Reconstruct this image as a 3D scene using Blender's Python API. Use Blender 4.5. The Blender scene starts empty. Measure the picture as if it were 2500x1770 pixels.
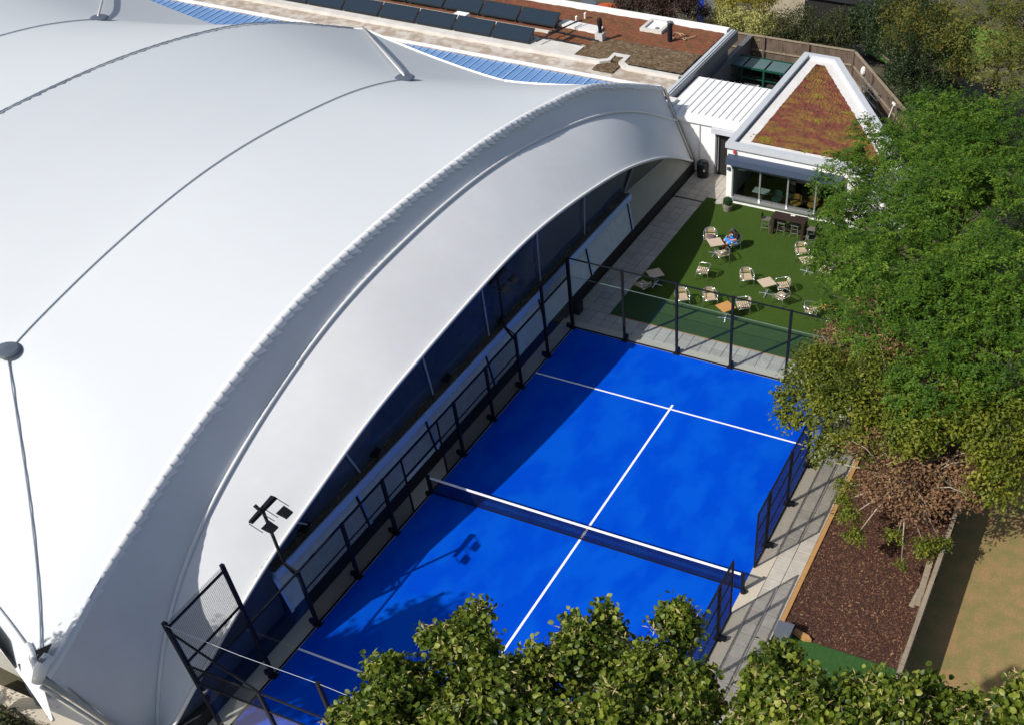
import bpy, bmesh, math, random
import numpy as np
from mathutils import Vector, Matrix

random.seed(7)
RNG = np.random.default_rng(11)
SC = bpy.context.scene
COL = SC.collection
PI = math.pi
K = 0.74           # vertical module of the place: 1 real metre of height

# ------------------------------------------------------------------ camera
cam_d = bpy.data.cameras.new('camera')
cam = bpy.data.objects.new('camera', cam_d)
COL.objects.link(cam)
SC.camera = cam
CAM = Vector((11.6313551, -19.7322784, 22.9398208))
yaw, pitch, roll = -0.389605075, -0.829543191, 0.0105849815
fwd = Vector((math.sin(yaw)*math.cos(pitch), math.cos(yaw)*math.cos(pitch), math.sin(pitch)))
rgt = fwd.cross(Vector((0, 0, 1))).normalized()
upv = rgt.cross(fwd)
r2 = math.cos(roll)*rgt + math.sin(roll)*upv
u2 = -math.sin(roll)*rgt + math.cos(roll)*upv
M = Matrix((r2, u2, -fwd)).transposed().to_4x4()
M.translation = CAM
cam.matrix_world = M
cam_d.sensor_width = 36
cam_d.lens = 2554.238/2500*36
cam_d.shift_x = -(1674.69654-1250)/2500
cam_d.shift_y = (1416.79735-885)/2500
cam_d.clip_end = 500
cam_d.clip_start = 0.5

# ------------------------------------------------------------------ light
SUN = Vector((-.60, -1.0, 1.0)).normalized()      # towards the sun
elev = math.asin(SUN.z)
w = bpy.data.worlds.new('World'); SC.world = w; w.use_nodes = True
nt = w.node_tree
sky = nt.nodes.new('ShaderNodeTexSky'); sky.sky_type = 'NISHITA'; sky.sun_disc = False
sky.sun_elevation = elev; sky.sun_rotation = math.atan2(SUN.x, SUN.y)
sky.air_density = 1.0; sky.dust_density = 2.5; sky.ozone_density = .6
bg = nt.nodes['Background']; bg.inputs['Strength'].default_value = 0.095
nt.links.new(sky.outputs[0], bg.inputs['Color'])
sd = bpy.data.lights.new('sun', 'SUN'); sd.energy = 4.6; sd.angle = math.radians(.5); sd.color = (1, .955, .89)
so = bpy.data.objects.new('sun', sd); COL.objects.link(so)
so.rotation_euler = (-SUN).to_track_quat('-Z', 'Y').to_euler(); so.location = SUN*80
SC.view_settings.view_transform = 'Standard'; SC.view_settings.look = 'None'
SC.view_settings.gamma = 1; SC.view_settings.use_curve_mapping = False
SC.view_settings.exposure = 0.12
SC.render.engine = 'CYCLES'
SC.cycles.max_bounces = 8; SC.cycles.transparent_max_bounces = 24

# ------------------------------------------------------------------ materials
MATS = {}
def mat(name, col, rough=.6, metal=0, spec=.4, noise=None, bump=0, bscale=40, spots=None):
    """noise = list of (scale, colour, amount, contrast) mixed over the base in object space"""
    if name in MATS: return MATS[name]
    m = bpy.data.materials.new(name); m.use_nodes = True; MATS[name] = m
    t = m.node_tree; b = t.nodes['Principled BSDF']
    b.inputs['Roughness'].default_value = rough; b.inputs['Metallic'].default_value = metal
    b.inputs['Specular IOR Level'].default_value = spec
    b.inputs['Base Color'].default_value = (*col, 1)
    if noise or bump:
        g = t.nodes.new('ShaderNodeNewGeometry')
    last = None
    for i, (sc, c, amt, con) in enumerate(noise or []):
        n = t.nodes.new('ShaderNodeTexNoise'); n.inputs['Detail'].default_value = 5
        if isinstance(sc, tuple):
            mp = t.nodes.new('ShaderNodeMapping'); mp.inputs['Scale'].default_value = sc
            t.links.new(g.outputs['Position'], mp.inputs[0]); t.links.new(mp.outputs[0], n.inputs['Vector'])
            n.inputs['Scale'].default_value = 1
        else:
            t.links.new(g.outputs['Position'], n.inputs['Vector']); n.inputs['Scale'].default_value = sc
        mr = t.nodes.new('ShaderNodeMapRange')
        mr.inputs[1].default_value = .5-con; mr.inputs[2].default_value = .5+con
        mr.inputs[3].default_value = 0; mr.inputs[4].default_value = amt
        t.links.new(n.outputs[0], mr.inputs[0])
        mx = t.nodes.new('ShaderNodeMix'); mx.data_type = 'RGBA'
        t.links.new(mr.outputs[0], mx.inputs[0])
        if last: t.links.new(last, mx.inputs[6])
        else: mx.inputs[6].default_value = (*col, 1)
        mx.inputs[7].default_value = (*c, 1)
        last = mx.outputs[2]
    if last: t.links.new(last, b.inputs['Base Color'])
    if bump:
        n = t.nodes.new('ShaderNodeTexNoise'); n.inputs['Scale'].default_value = bscale; n.inputs['Detail'].default_value = 4
        t.links.new(g.outputs['Position'], n.inputs['Vector'])
        bp = t.nodes.new('ShaderNodeBump'); bp.inputs['Strength'].default_value = bump; bp.inputs['Distance'].default_value = .02
        t.links.new(n.outputs[0], bp.inputs['Height']); t.links.new(bp.outputs[0], b.inputs['Normal'])
    return m

def leafmat(name, c0, c1, c2, trans=.32, rough=.55):
    m = bpy.data.materials.new(name); m.use_nodes = True; MATS[name] = m
    t = m.node_tree; b = t.nodes['Principled BSDF']; out = t.nodes['Material Output']
    a = t.nodes.new('ShaderNodeAttribute'); a.attribute_name = 'tint'
    r = t.nodes.new('ShaderNodeValToRGB'); cr = r.color_ramp
    cr.elements[0].color = (*c0, 1); cr.elements[1].color = (*c2, 1)
    e = cr.elements.new(.5); e.color = (*c1, 1)
    t.links.new(a.outputs['Fac'], r.inputs[0]); t.links.new(r.outputs[0], b.inputs['Base Color'])
    b.inputs['Roughness'].default_value = rough; b.inputs['Specular IOR Level'].default_value = .35
    tr = t.nodes.new('ShaderNodeBsdfTranslucent'); t.links.new(r.outputs[0], tr.inputs[0])
    mx = t.nodes.new('ShaderNodeMixShader'); mx.inputs[0].default_value = trans
    t.links.new(b.outputs[0], mx.inputs[1]); t.links.new(tr.outputs[0], mx.inputs[2]); t.links.new(mx.outputs[0], out.inputs[0])
    return m

def tintmat(name, c0, c1, rough=.7):
    m = bpy.data.materials.new(name); m.use_nodes = True; MATS[name] = m
    t = m.node_tree; b = t.nodes['Principled BSDF']; b.inputs['Roughness'].default_value = rough
    o = t.nodes.new('ShaderNodeObjectInfo'); g = t.nodes.new('ShaderNodeNewGeometry')
    n = t.nodes.new('ShaderNodeTexNoise'); n.inputs['Scale'].default_value = 5; n.inputs['Detail'].default_value = 6
    t.links.new(g.outputs['Position'], n.inputs['Vector'])
    ad = t.nodes.new('ShaderNodeMath'); ad.operation = 'MULTIPLY_ADD'; ad.inputs[1].default_value = .55
    t.links.new(o.outputs['Random'], ad.inputs[0])
    mr = t.nodes.new('ShaderNodeMapRange'); mr.inputs[1].default_value = .3; mr.inputs[2].default_value = .7; mr.inputs[4].default_value = .5
    t.links.new(n.outputs[0], mr.inputs[0]); t.links.new(mr.outputs[0], ad.inputs[2])
    mx = t.nodes.new('ShaderNodeMix'); mx.data_type = 'RGBA'
    mx.inputs[6].default_value = (*c0, 1); mx.inputs[7].default_value = (*c1, 1)
    t.links.new(ad.outputs[0], mx.inputs[0]); t.links.new(mx.outputs[2], b.inputs['Base Color'])
    return m

def thinglass(name, tint=(.80, .88, .90), base=.06, edge=.9):
    m = bpy.data.materials.new(name); m.use_nodes = True; MATS[name] = m
    t = m.node_tree; out = t.nodes['Material Output']; t.nodes.remove(t.nodes['Principled BSDF'])
    tr = t.nodes.new('ShaderNodeBsdfTransparent'); tr.inputs[0].default_value = (*tint, 1)
    gl = t.nodes.new('ShaderNodeBsdfGlossy'); gl.inputs['Roughness'].default_value = .01; gl.inputs[0].default_value = (.95, .97, 1, 1)
    fr = t.nodes.new('ShaderNodeLayerWeight'); fr.inputs[0].default_value = .5
    pw = t.nodes.new('ShaderNodeMath'); pw.operation = 'POWER'; pw.inputs[1].default_value = 4
    t.links.new(fr.outputs['Facing'], pw.inputs[0])
    ma = t.nodes.new('ShaderNodeMath'); ma.operation = 'MULTIPLY_ADD'; ma.inputs[1].default_value = edge; ma.inputs[2].default_value = base
    t.links.new(pw.outputs[0], ma.inputs[0])
    mx = t.nodes.new('ShaderNodeMixShader'); t.links.new(ma.outputs[0], mx.inputs[0])
    t.links.new(tr.outputs[0], mx.inputs[1]); t.links.new(gl.outputs[0], mx.inputs[2]); t.links.new(mx.outputs[0], out.inputs[0])
    return m

WHITE = (.80, .80, .80)
m_roof = mat('membrane', (.575, .61, .64), .5, spec=.25, noise=[((.5, .05, .5), (.53, .575, .615), .35, .25), (1.3, (.56, .575, .58), .25, .2)])
m_band = mat('membrane_band', (.70, .72, .75), .5, noise=[(.7, (.60, .62, .64), .5, .25), (3, (.64, .63, .60), .3, .2)], bump=.05, bscale=25)
m_rope = mat('rope_white', (.78, .77, .74), .6)
m_seam = mat('seam_grey', (.42, .46, .50), .6)
m_tie = mat('lacing_dark', (.05, .05, .055), .7)
m_disc = mat('disc_grey', (.09, .11, .14), .4)
m_strut = mat('strut_metal', (.62, .60, .60), .35, .3)
m_vinyl = mat('vinyl_window', (.035, .055, .095), .14, spec=.6, noise=[(1.5, (.065, .085, .11), .6, .2)], bump=.06, bscale=3)
m_vinylb = mat('vinyl_band', (.09, .13, .24), .3)
m_beige = mat('fabric_beige', (.36, .36, .32), .7, noise=[(1.5, (.28, .28, .25), .6, .25)])
m_black = mat('black_plinth', (.012, .012, .013), .7)
m_shut = mat('shutter_grey', (.55, .60, .63), .5, noise=[(4, (.36, .40, .43), .5, .2)])
m_trim = mat('trim_blue_white', (.40, .56, .85), .4)
m_debris = mat('ledge_debris', (.075, .06, .05), .9, noise=[(3, (.14, .12, .10), .8, .2), (14, (.03, .025, .02), .7, .15)], bump=.8, bscale=30)
m_paint = mat('white_paint', (.82, .82, .81), .55, noise=[(.9, (.74, .74, .72), .4, .25)])
m_coping = mat('coping_grey', (.50, .53, .57), .4, .0, noise=[(2, (.44, .47, .51), .5, .2)])
m_gutter = mat('gutter_white', (.74, .74, .73), .5, noise=[(1.2, (.62, .58, .56), .55, .2), (6, (.55, .53, .50), .4, .15)])
m_navy = mat('awning_navy', (.045, .065, .11), .5)
m_alu = mat('aluminium', (.55, .56, .58), .3, .7)
m_frame = mat('frame_grey', (.17, .18, .20), .45, .3)
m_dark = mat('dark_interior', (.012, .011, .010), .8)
m_steel = mat('fence_steel', (.007, .008, .012), .55, .0, .25)
m_turf = mat('court_turf', (.0006, .058, .53), .95, spec=.0, noise=[(.35, (.0006, .050, .48), .6, .2), (1.5, (.001, .070, .57), .30, .16), (9, (.0006, .052, .48), .3, .2), ((.9, .5, 1), (.004, .13, .62), .30, .07)], bump=.2, bscale=90)
m_line = mat('line_white', (.80, .81, .82), .8)
m_conc = mat('concrete_strip', (.50, .45, .36), .85, noise=[(1.1, (.42, .38, .31), .6, .2), (9, (.55, .50, .42), .4, .2)], bump=.2, bscale=60)
m_slab = tintmat('paving_slab_stone', (.33, .30, .255), (.47, .44, .385), .85)
m_joint = mat('joint_sand', (.20, .19, .165), .9, noise=[(8, (.27, .25, .22), .6, .2)])
m_edge = mat('timber_edge', (.44, .24, .085), .7, noise=[((2, 6, 2), (.32, .17, .06), .6, .2)])
m_mulch = mat('bark_mulch_ground', (.06, .024, .016), .95, noise=[(5, (.10, .05, .035), .8, .2), (40, (.02, .011, .009), .8, .12)], bump=1, bscale=70)
m_lawn = mat('dry_lawn', (.34, .215, .085), .95, noise=[(.8, (.26, .20, .07), .7, .16), (3.5, (.37, .22, .10), .7, .16), (22, (.20, .14, .065), .7, .14), (1.9, (.13, .16, .05), .5, .11)], bump=.7, bscale=60)
m_turfg = mat('artificial_grass', (.052, .098, .013), .95, spec=.1, noise=[(.9, (.036, .075, .011), .7, .2), (9, (.07, .118, .02), .6, .16), (60, (.03, .06, .01), .6, .15)], bump=.9, bscale=110)
m_turfd = mat('green_mat', (.03, .085, .022), .95, spec=.1, noise=[(9, (.045, .11, .03), .6, .16)], bump=.6, bscale=110)
m_earth = mat('garden_ground', (.075, .065, .045), .95, noise=[(1.2, (.05, .06, .025), .8, .2), (8, (.11, .09, .06), .6, .2)], bump=.5, bscale=25)
m_fence = mat('weathered_timber', (.12, .085, .062), .85, noise=[((9, 9, .9), (.06, .042, .032), .85, .2), (2.5, (.20, .155, .12), .5, .2)])
m_fencel = mat('pale_timber', (.27, .22, .155), .85, noise=[((9, 1.2, 3), (.16, .13, .095), .85, .2), ((2, 14, 3), (.34, .29, .21), .5, .2)])
m_sedum = mat('sedum_red', (.155, .036, .024), .95, noise=[(2.6, (.10, .045, .018), .9, .10), (1.1, (.21, .05, .033), .7, .12), (6, (.17, .10, .028), .6, .1)], bump=1, bscale=45)
m_sedum2 = mat('sedum_mixed', (.17, .036, .030), .95, noise=[((.5, 1.1, 1), (.15, .085, .018), .75, .06), (2.2, (.19, .04, .034), .75, .08), (3.2, (.085, .024, .018), .8, .12), ((1.1, 2.4, 1), (.24, .19, .015), .42, .06), (9, (.20, .06, .03), .5, .1)], bump=1, bscale=45)
m_sedumb = mat('sedum_brown', (.10, .055, .024), .95, noise=[(1.6, (.16, .105, .055), .8, .12), (5, (.22, .18, .11), .7, .08), (9, (.06, .032, .016), .7, .12)], bump=1, bscale=45)
m_moss = mat('moss_yellow', (.20, .175, .014), .95, bump=.8, bscale=50)
m_felt = mat('roof_felt', (.50, .46, .41), .9, noise=[(1.1, (.34, .28, .22), .85, .12), (5, (.54, .50, .46), .5, .2), (2.2, (.27, .20, .14), .55, .07)])
m_feltl = mat('roof_felt_light', (.60, .59, .56), .85, noise=[(1.6, (.48, .45, .41), .7, .15)])
m_pv = mat('solar_glass', (.018, .030, .045), .12, spec=.6)
m_pvf = mat('solar_frame', (.03, .035, .04), .4, .4)
m_poly = mat('blue_polycarbonate', (.13, .26, .52), .25, noise=[(2, (.18, .33, .58), .6, .2), ((8, .6, 1), (.09, .21, .46), .6, .2)])
m_polyw = mat('glazing_bar', (.40, .52, .68), .4)
m_wood = mat('bistro_slat', (.55, .43, .30), .55, noise=[((20, 3, 20), (.45, .34, .23), .6, .2)])
m_top = mat('table_tan', (.55, .44, .33), .5, noise=[((3, 14, 3), (.49, .39, .29), .6, .2)])
m_topo = mat('table_orange', (.52, .27, .085), .5, noise=[((3, 14, 3), (.44, .22, .065), .6, .2)])
m_chrome = mat('chair_alu', (.70, .72, .70), .22, .85)
m_brown = mat('dark_rattan', (.028, .016, .013), .5, noise=[((3, 20, 3), (.045, .028, .022), .6, .2)])
m_stool = mat('stool_grey', (.13, .13, .11), .5)
m_skin = mat('skin', (.50, .20, .13), .55)
m_shirt = mat('black_shirt', (.010, .010, .012), .85)
m_shorts = mat('blue_shorts', (.035, .27, .82), .8)
m_cap = mat('grey_cap', (.045, .05, .05), .85)
m_shoe = mat('grey_shoe', (.09, .085, .07), .8)
m_cush = mat('cushion_plum', (.13, .09, .10), .9)
m_pot = mat('stone_pot', (.25, .225, .19), .8, noise=[(8, (.19, .17, .14), .6, .2)])
m_bark = mat('bark', (.13, .10, .075), .9, noise=[((9, 9, 2), (.07, .055, .04), .8, .2)], bump=.6, bscale=30)
m_twig = mat('pale_twig', (.30, .26, .19), .85)
m_green = mat('shelter_green', (.006, .06, .038), .4)
m_box = mat('box_slate', (.10, .115, .14), .5)
m_brick = mat('cream_render', (.50, .44, .33), .85, noise=[(1.2, (.34, .29, .21), .8, .15)])
m_asph = mat('asphalt', (.05, .05, .052), .9)
m_rust = mat('rust_orange', (.42, .075, .018), .8)
m_bluep = mat('blue_paint', (.01, .05, .42), .5)
m_glass = thinglass('pane_glass', (.84, .90, .92), .035, .55)
m_glassc = thinglass('cafe_glass', (.62, .68, .67), .05)
m_teal = mat('teal_seat', (.010, .038, .034), .6)
m_must = mat('mustard_seat', (.22, .13, .025), .6)
m_orange = mat('orange_shelf', (.55, .13, .03), .6)
m_signw = mat('sign_pale', (.28, .36, .34), .5)

l_rob = leafmat('leaf_feathery', (.026, .066, .006), (.068, .155, .010), (.16, .25, .022), .4)
l_light = leafmat('leaf_light', (.05, .07, .012), (.12, .14, .022), (.22, .20, .04))
l_ever = leafmat('leaf_evergreen', (.009, .017, .005), (.018, .036, .008), (.040, .062, .014), .15, .5)
l_gold = leafmat('leaf_golden', (.018, .04, .010), (.07, .085, .012), (.16, .14, .016))
l_oliv = leafmat('leaf_olive', (.04, .062, .006), (.115, .15, .010), (.25, .26, .026), .36)
l_brow = leafmat('leaf_withered', (.11, .055, .028), (.21, .115, .06), (.27, .18, .085), .2, .8)
l_lime = leafmat('leaf_lime', (.03, .062, .006), (.11, .165, .015), (.29, .33, .05), .42, .42)
l_brac = leafmat('lime_bract', (.30, .28, .09), (.44, .38, .16), (.52, .40, .20), .3)
l_pale = leafmat('leaf_variegated', (.20, .21, .05), (.42, .42, .13), (.58, .55, .24))
l_dkhg = leafmat('leaf_dark_hedge', (.022, .034, .010), (.05, .062, .018), (.095, .095, .03))
l_yell = leafmat('leaf_yellow', (.12, .12, .008), (.26, .23, .012), (.36, .30, .02))
l_redb = leafmat('leaf_copper', (.022, .010, .008), (.04, .018, .014), (.07, .035, .022), .15)
l_box = leafmat('leaf_box_ball', (.008, .035, .010), (.014, .06, .015), (.025, .085, .02), .15)

# ------------------------------------------------------------------ mesh helpers
class MB:
    def __init__(s): s.v = []; s.f = []
    def add(s, vs, fs):
        o = len(s.v); s.v += [tuple(v) for v in vs]; s.f += [tuple(i+o for i in f) for f in fs]; return s
    def box(s, c, d, rz=0):
        x, y, z = c; a, b, h = d[0]/2, d[1]/2, d[2]/2; cs, sn = math.cos(rz), math.sin(rz)
        vs = [(x+i*a*cs-j*b*sn, y+i*a*sn+j*b*cs, z+k*h) for k in (-1, 1) for i, j in ((-1, -1), (1, -1), (1, 1), (-1, 1))]
        return s.add(vs, [(3, 2, 1, 0), (4, 5, 6, 7), (0, 1, 5, 4), (1, 2, 6, 5), (2, 3, 7, 6), (3, 0, 4, 7)])
    def bx(s, x0, x1, y0, y1, z0, z1): return s.box(((x0+x1)/2, (y0+y1)/2, (z0+z1)/2), (abs(x1-x0), abs(y1-y0), abs(z1-z0)))
    def bar(s, p, q, wd, ht=None, ref=(0, 0, 1)):
        p, q = Vector(p), Vector(q); d = (q-p).normalized(); ht = ht or wd
        a = d.cross(Vector(ref))
        if a.length < 1e-3: a = d.cross(Vector((1, 0, 0)))
        a.normalize(); b = a.cross(d)
        vs = [e + i*a*wd/2 + j*b*ht/2 for e in (p, q) for i, j in ((-1, -1), (1, -1), (1, 1), (-1, 1))]
        return s.add(vs, [(3, 2, 1, 0), (4, 5, 6, 7), (0, 1, 5, 4), (1, 2, 6, 5), (2, 3, 7, 6), (3, 0, 4, 7)])
    def tube(s, pts, r, n=8, cap=True):
        pts = [Vector(p) for p in pts]; m = len(pts); rs = r if isinstance(r, (list, tuple)) else [r]*m
        vs = []; ref = Vector((.13, .21, .97))
        for i, p in enumerate(pts):
            d = (pts[min(i+1, m-1)]-pts[max(i-1, 0)]).normalized()
            a = d.cross(ref)
            if a.length < .05: a = d.cross(Vector((1, 0, 0)))
            a.normalize(); b = a.cross(d); ref = b if abs(d.dot(ref)) > .95 else ref
            vs += [p + rs[i]*(math.cos(t)*a+math.sin(t)*b) for t in (2*PI*k/n for k in range(n))]
        fs = [(i*n+k, i*n+(k+1) % n, (i+1)*n+(k+1) % n, (i+1)*n+k) for i in range(m-1) for k in range(n)]
        if cap: fs += [tuple(range(n-1, -1, -1)), tuple(range((m-1)*n, m*n))]
        return s.add(vs, fs)
    def prism(s, poly, z0, z1):
        n = len(poly); vs = [(x, y, z0) for x, y in poly]+[(x, y, z1) for x, y in poly]
        return s.add(vs, [tuple(range(n-1, -1, -1)), tuple(range(n, 2*n))]+[(i, (i+1) % n, n+(i+1) % n, n+i) for i in range(n)])
    def ring(s, outer, inner, z0, z1):
        n = len(outer); vs = [(x, y, z) for z in (z0, z1) for p in (outer, inner) for x, y in p]
        fs = []
        for i in range(n):
            j = (i+1) % n
            fs += [(2*n+i, 2*n+j, 3*n+j, 3*n+i), (j, i, n+i, n+j), (i, j, 2*n+j, 2*n+i), (n+j, n+i, 3*n+i, 3*n+j)]
        return s.add(vs, fs)
    def grid(s, rows):
        n = len(rows[0]); vs = [p for r in rows for p in r]
        return s.add(vs, [(i*n+j, i*n+j+1, (i+1)*n+j+1, (i+1)*n+j) for i in range(len(rows)-1) for j in range(n-1)])
    def lathe(s, c, prof, n=16):
        vs = [(c[0]+r*math.cos(2*PI*k/n), c[1]+r*math.sin(2*PI*k/n), c[2]+z) for r, z in prof for k in range(n)]
        m = len(prof)
        return s.add(vs, [(i*n+k, i*n+(k+1) % n, (i+1)*n+(k+1) % n, (i+1)*n+k) for i in range(m-1) for k in range(n)] + [tuple(range(n-1, -1, -1)), tuple(range((m-1)*n, m*n))])
    def ball(s, c, r, n=10, sq=(1, 1, 1)):
        prof = [(max(1e-3, math.sin(PI*i/n)), -math.cos(PI*i/n)) for i in range(n+1)]
        o = len(s.v); s.lathe((0, 0, 0), prof, n+2)
        for i in range(o, len(s.v)):
            x, y, z = s.v[i]; s.v[i] = (c[0]+x*r*sq[0], c[1]+y*r*sq[1], c[2]+z*r*sq[2])
        return s

ORG = {}
def origin(o): return ORG.get(o.name, Vector((0, 0, 0)))
def obj(name, mb, m, parent=None, smooth=False, at=None, tag_=None, kind=None, label=None, tint=None):
    me = bpy.data.meshes.new(name)
    off = origin(parent) if parent else (Vector(at) if at is not None else Vector((0, 0, 0)))
    if isinstance(mb, MB):
        vs = [(v[0]-off.x, v[1]-off.y, v[2]-off.z) for v in mb.v]
        me.from_pydata(vs, [], mb.f)
    else:
        vs, fs = mb; me.from_pydata(vs - np.array(off), [], fs)
    if tint is not None:
        a = me.attributes.new('tint', 'FLOAT', 'POINT'); a.data.foreach_set('value', tint.astype(np.float32))
    me.materials.append(m)
    if smooth: me.shade_smooth()
    me.update()
    o = bpy.data.objects.new(name, me); COL.objects.link(o)
    if parent: o.parent = parent; ORG[o.name] = off
    else: o.location = off; ORG[o.name] = off
    if kind: o['kind'] = kind
    if label: o['label'] = label
    if tag_: tag(o, *tag_)
    return o
def tag(o, label, cat, group=None):
    o['label'] = label; o['category'] = cat
    if group: o['group'] = group
    return o
def thing(name, label, cat, loc=(0, 0, 0), group=None):
    o = bpy.data.objects.new(name, None); COL.objects.link(o); o.location = loc; o.empty_display_size = .2
    ORG[o.name] = Vector(loc)
    return tag(o, label, cat, group)
def struct(name, mb, m, **k): return obj(name, mb, m, kind='structure', **k)
def dup(root, loc, rz, label):
    r = root.copy(); COL.objects.link(r); r.location = loc; r.rotation_euler = (0, 0, rz); r['label'] = label
    for ch in list(root.children):
        c = ch.copy(); COL.objects.link(c); c.parent = r
        for g in list(ch.children):
            d = g.copy(); COL.objects.link(d); d.parent = c
    return r
def share(src, loc, rz=0, parent=None):
    o = src.copy(); COL.objects.link(o); o.location = loc; o.rotation_euler = (0, 0, rz)
    if parent: o.parent = parent
    return o
ORD = ['first', 'second', 'third', 'fourth', 'fifth', 'sixth', 'seventh', 'eighth', 'ninth', 'tenth', 'eleventh', 'twelfth']

# ------------------------------------------------------------------ ground
def sheet(x0, x1, y0, y1, z): return MB().add([(x0, y0, z), (x1, y0, z), (x1, y1, z), (x0, y1, z)], [(0, 1, 2, 3)])
struct('ground', sheet(-220, 220, -220, 260, -.05), m_earth)
HW = 5.3
court = struct('court_surface', MB().bx(-HW, HW, -10, 10, -.04, .012), m_turf)
for nm, b in (('service_line', (-HW, HW, 6.915, 6.985)), ('service_line', (-HW, HW, -6.985, -6.915)), ('centre_line', (-.038, .038, -6.915, 6.915)), ('centre_line_tick', (-.038, .038, 6.985, 7.2)), ('centre_line_tick', (-.038, .038, -7.2, -6.985))):
    obj(nm, sheet(*b, .017), m_line, court)
kerb = struct('concrete_kerb', MB().prism([(-5.93, -12.5), (-5.3, -12.5), (-5.3, 10), (-5.3, 10.46), (-5.93, 10.46)], -.06, .006)
    .bx(-5.3, 5.82, 10, 10.46, -.06, .006).bx(5.3, 5.82, -14, 10, -.06, .006).bx(-5.3, 5.3, -14, -10, -.06, .006), m_conc)
def paving(name, x0, nx, y0, ny, p, skip=lambda x, y: False, px=None):
    px = px or p
    bed = struct(name, sheet(x0, x0+nx*px, y0, y0+ny*p, -.012), m_joint)
    src = None
    for i in range(nx):
        for j in range(ny):
            x, y = x0+(i+.5)*px, y0+(j+.5)*p
            if skip(x, y): continue
            zz = random.uniform(-.004, .004)
            if src is None:
                g = .009
                mb = MB(); a, b = px/2-g, p/2-g
                mb.add([(-a, -b, -.03), (a, -b, -.03), (a, b, -.03), (-a, b, -.03), (-a, -b, .006), (a, -b, .006), (a, b, .006), (-a, b, .006), (-a+.012, -b+.012, .012), (a-.012, -b+.012, .012), (a-.012, b-.012, .012), (-a+.012, b-.012, .012)],
                       [(0, 1, 5, 4), (1, 2, 6, 5), (2, 3, 7, 6), (3, 0, 4, 7), (4, 5, 9, 8), (5, 6, 10, 9), (6, 7, 11, 10), (7, 4, 8, 11), (8, 9, 10, 11)])
                src = obj('paving_slab', mb, m_slab, bed); o = src
            else: o = share(src, (0, 0, 0), 0, bed)
            o.location = (x, y, zz); o.rotation_euler = (random.uniform(-.006, .006), random.uniform(-.006, .006), random.uniform(-.01, .01))
    return bed
paving('terrace_path', -5.86, 3, 11.37, 21, .455, px=.464)
paving('front_path', -5.86, 28, 10.46, 2, .452, px=.4535)
paving('patio', -5.86, 5, 21.02, 6, .44, px=.47, skip=lambda x, y: y > 23.55)
paving('court_side_path', 5.83, 2, -5.2, 34, .46, px=.457)
struct('slot_drain', MB().bx(-5.9, -3.5, 20.935, 21.005, -.05, .004), m_black)
struct('terrace_lawn', sheet(-4.45, 6.84, 11.38, 21.42, .010), m_turfg)
struct('terrace_lawn_edging', MB().bx(-4.47, 6.8, 11.362, 11.384, -.02, .022), m_edge)
tag(obj('timber_edging', MB().bx(6.755, 6.885, -1.05, 10.4, -.05, .06), m_edge), 'long orange timber board edging the bark bed', 'edging board')
struct('mulch_bed', sheet(6.885, 10.42, -1.08, 19, .004), m_mulch)
n = 15000
cx = RNG.uniform(6.9, 10.4, n); cy = RNG.uniform(-1.07, 6.5, n); an = RNG.uniform(0, PI, n); ln = RNG.uniform(.016, .048, n)**1.0; wd = RNG.uniform(.007, .017, n)
zz = RNG.uniform(.006, .02, n); tl = RNG.uniform(-.4, .4, (n, 2))
ca, sa = np.cos(an), np.sin(an)
P = []
for a, b in ((-1, -1), (1, -1), (1, 1), (-1, 1)):
    P.append(np.stack([cx+a*ln*ca-b*wd*sa, cy+a*ln*sa+b*wd*ca, zz+a*ln*tl[:, 0]+b*wd*tl[:, 1]+.008], -1))
obj('bark_chips', (np.stack(P, 1).reshape(-1, 3), np.arange(4*n).reshape(-1, 4)), leafmat('chip', (.040, .017, .012), (.105, .045, .028), (.34, .20, .10), 0, .9), kind='stuff', tint=np.repeat(RNG.beta(1.5, 2.6, n), 4))
struct('green_mat', sheet(6.9, 10.42, -5, -1.085, .004), m_turfd)
struct('lawn', sheet(10.5, 40, -14, 30, -.01), m_lawn)
struct('bin_yard', sheet(-8, -1, 27.8, 36, .0), mat('yard_ground', (.06, .05, .045), .9, noise=[(3, (.03, .03, .03), .8, .2)]))

# ------------------------------------------------------------------ sports hall (tensile membrane)
ARCH = [(-7.35, -11.95, 3.80), (-7.42, -11.2, 3.97), (-7.84, -10.05, 4.07), (-8.14, -7.99, 4.55), (-8.43, -5.6, 5.1), (-8.53, -2.68, 5.79), (-8.54, -0.54, 6.19), (-8.5, 4.67, 6.6), (-8.47, 8.27, 6.58), (-8.45, 10.32, 6.51), (-8.42, 12.5, 6.33), (-8.4, 14.85, 6.03), (-8.1, 17.79, 5.66), (-7.93, 19.36, 5.16), (-7.71, 21.34, 4.43), (-7.49, 23.4, 3.59)]
SEAM = [(-6.92, -11.0, -.5), (-6.97, -10.55, 0.41), (-7.18, -9.58, 1.6), (-7.38, -8.32, 2.64), (-7.57, -6.73, 3.53), (-7.8, -4.72, 4.15), (-8.0, -2.28, 4.77), (-8.0, 0.99, 5.57), (-8.0, 4.4, 5.87), (-8.0, 9.37, 5.88), (-8.0, 11.58, 5.67), (-7.92, 14.65, 5.2), (-7.57, 17.55, 4.71), (-7.32, 19.53, 4.11), (-7.17, 20.77, 3.58), (-6.85, 23.4, 2.22)]
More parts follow.
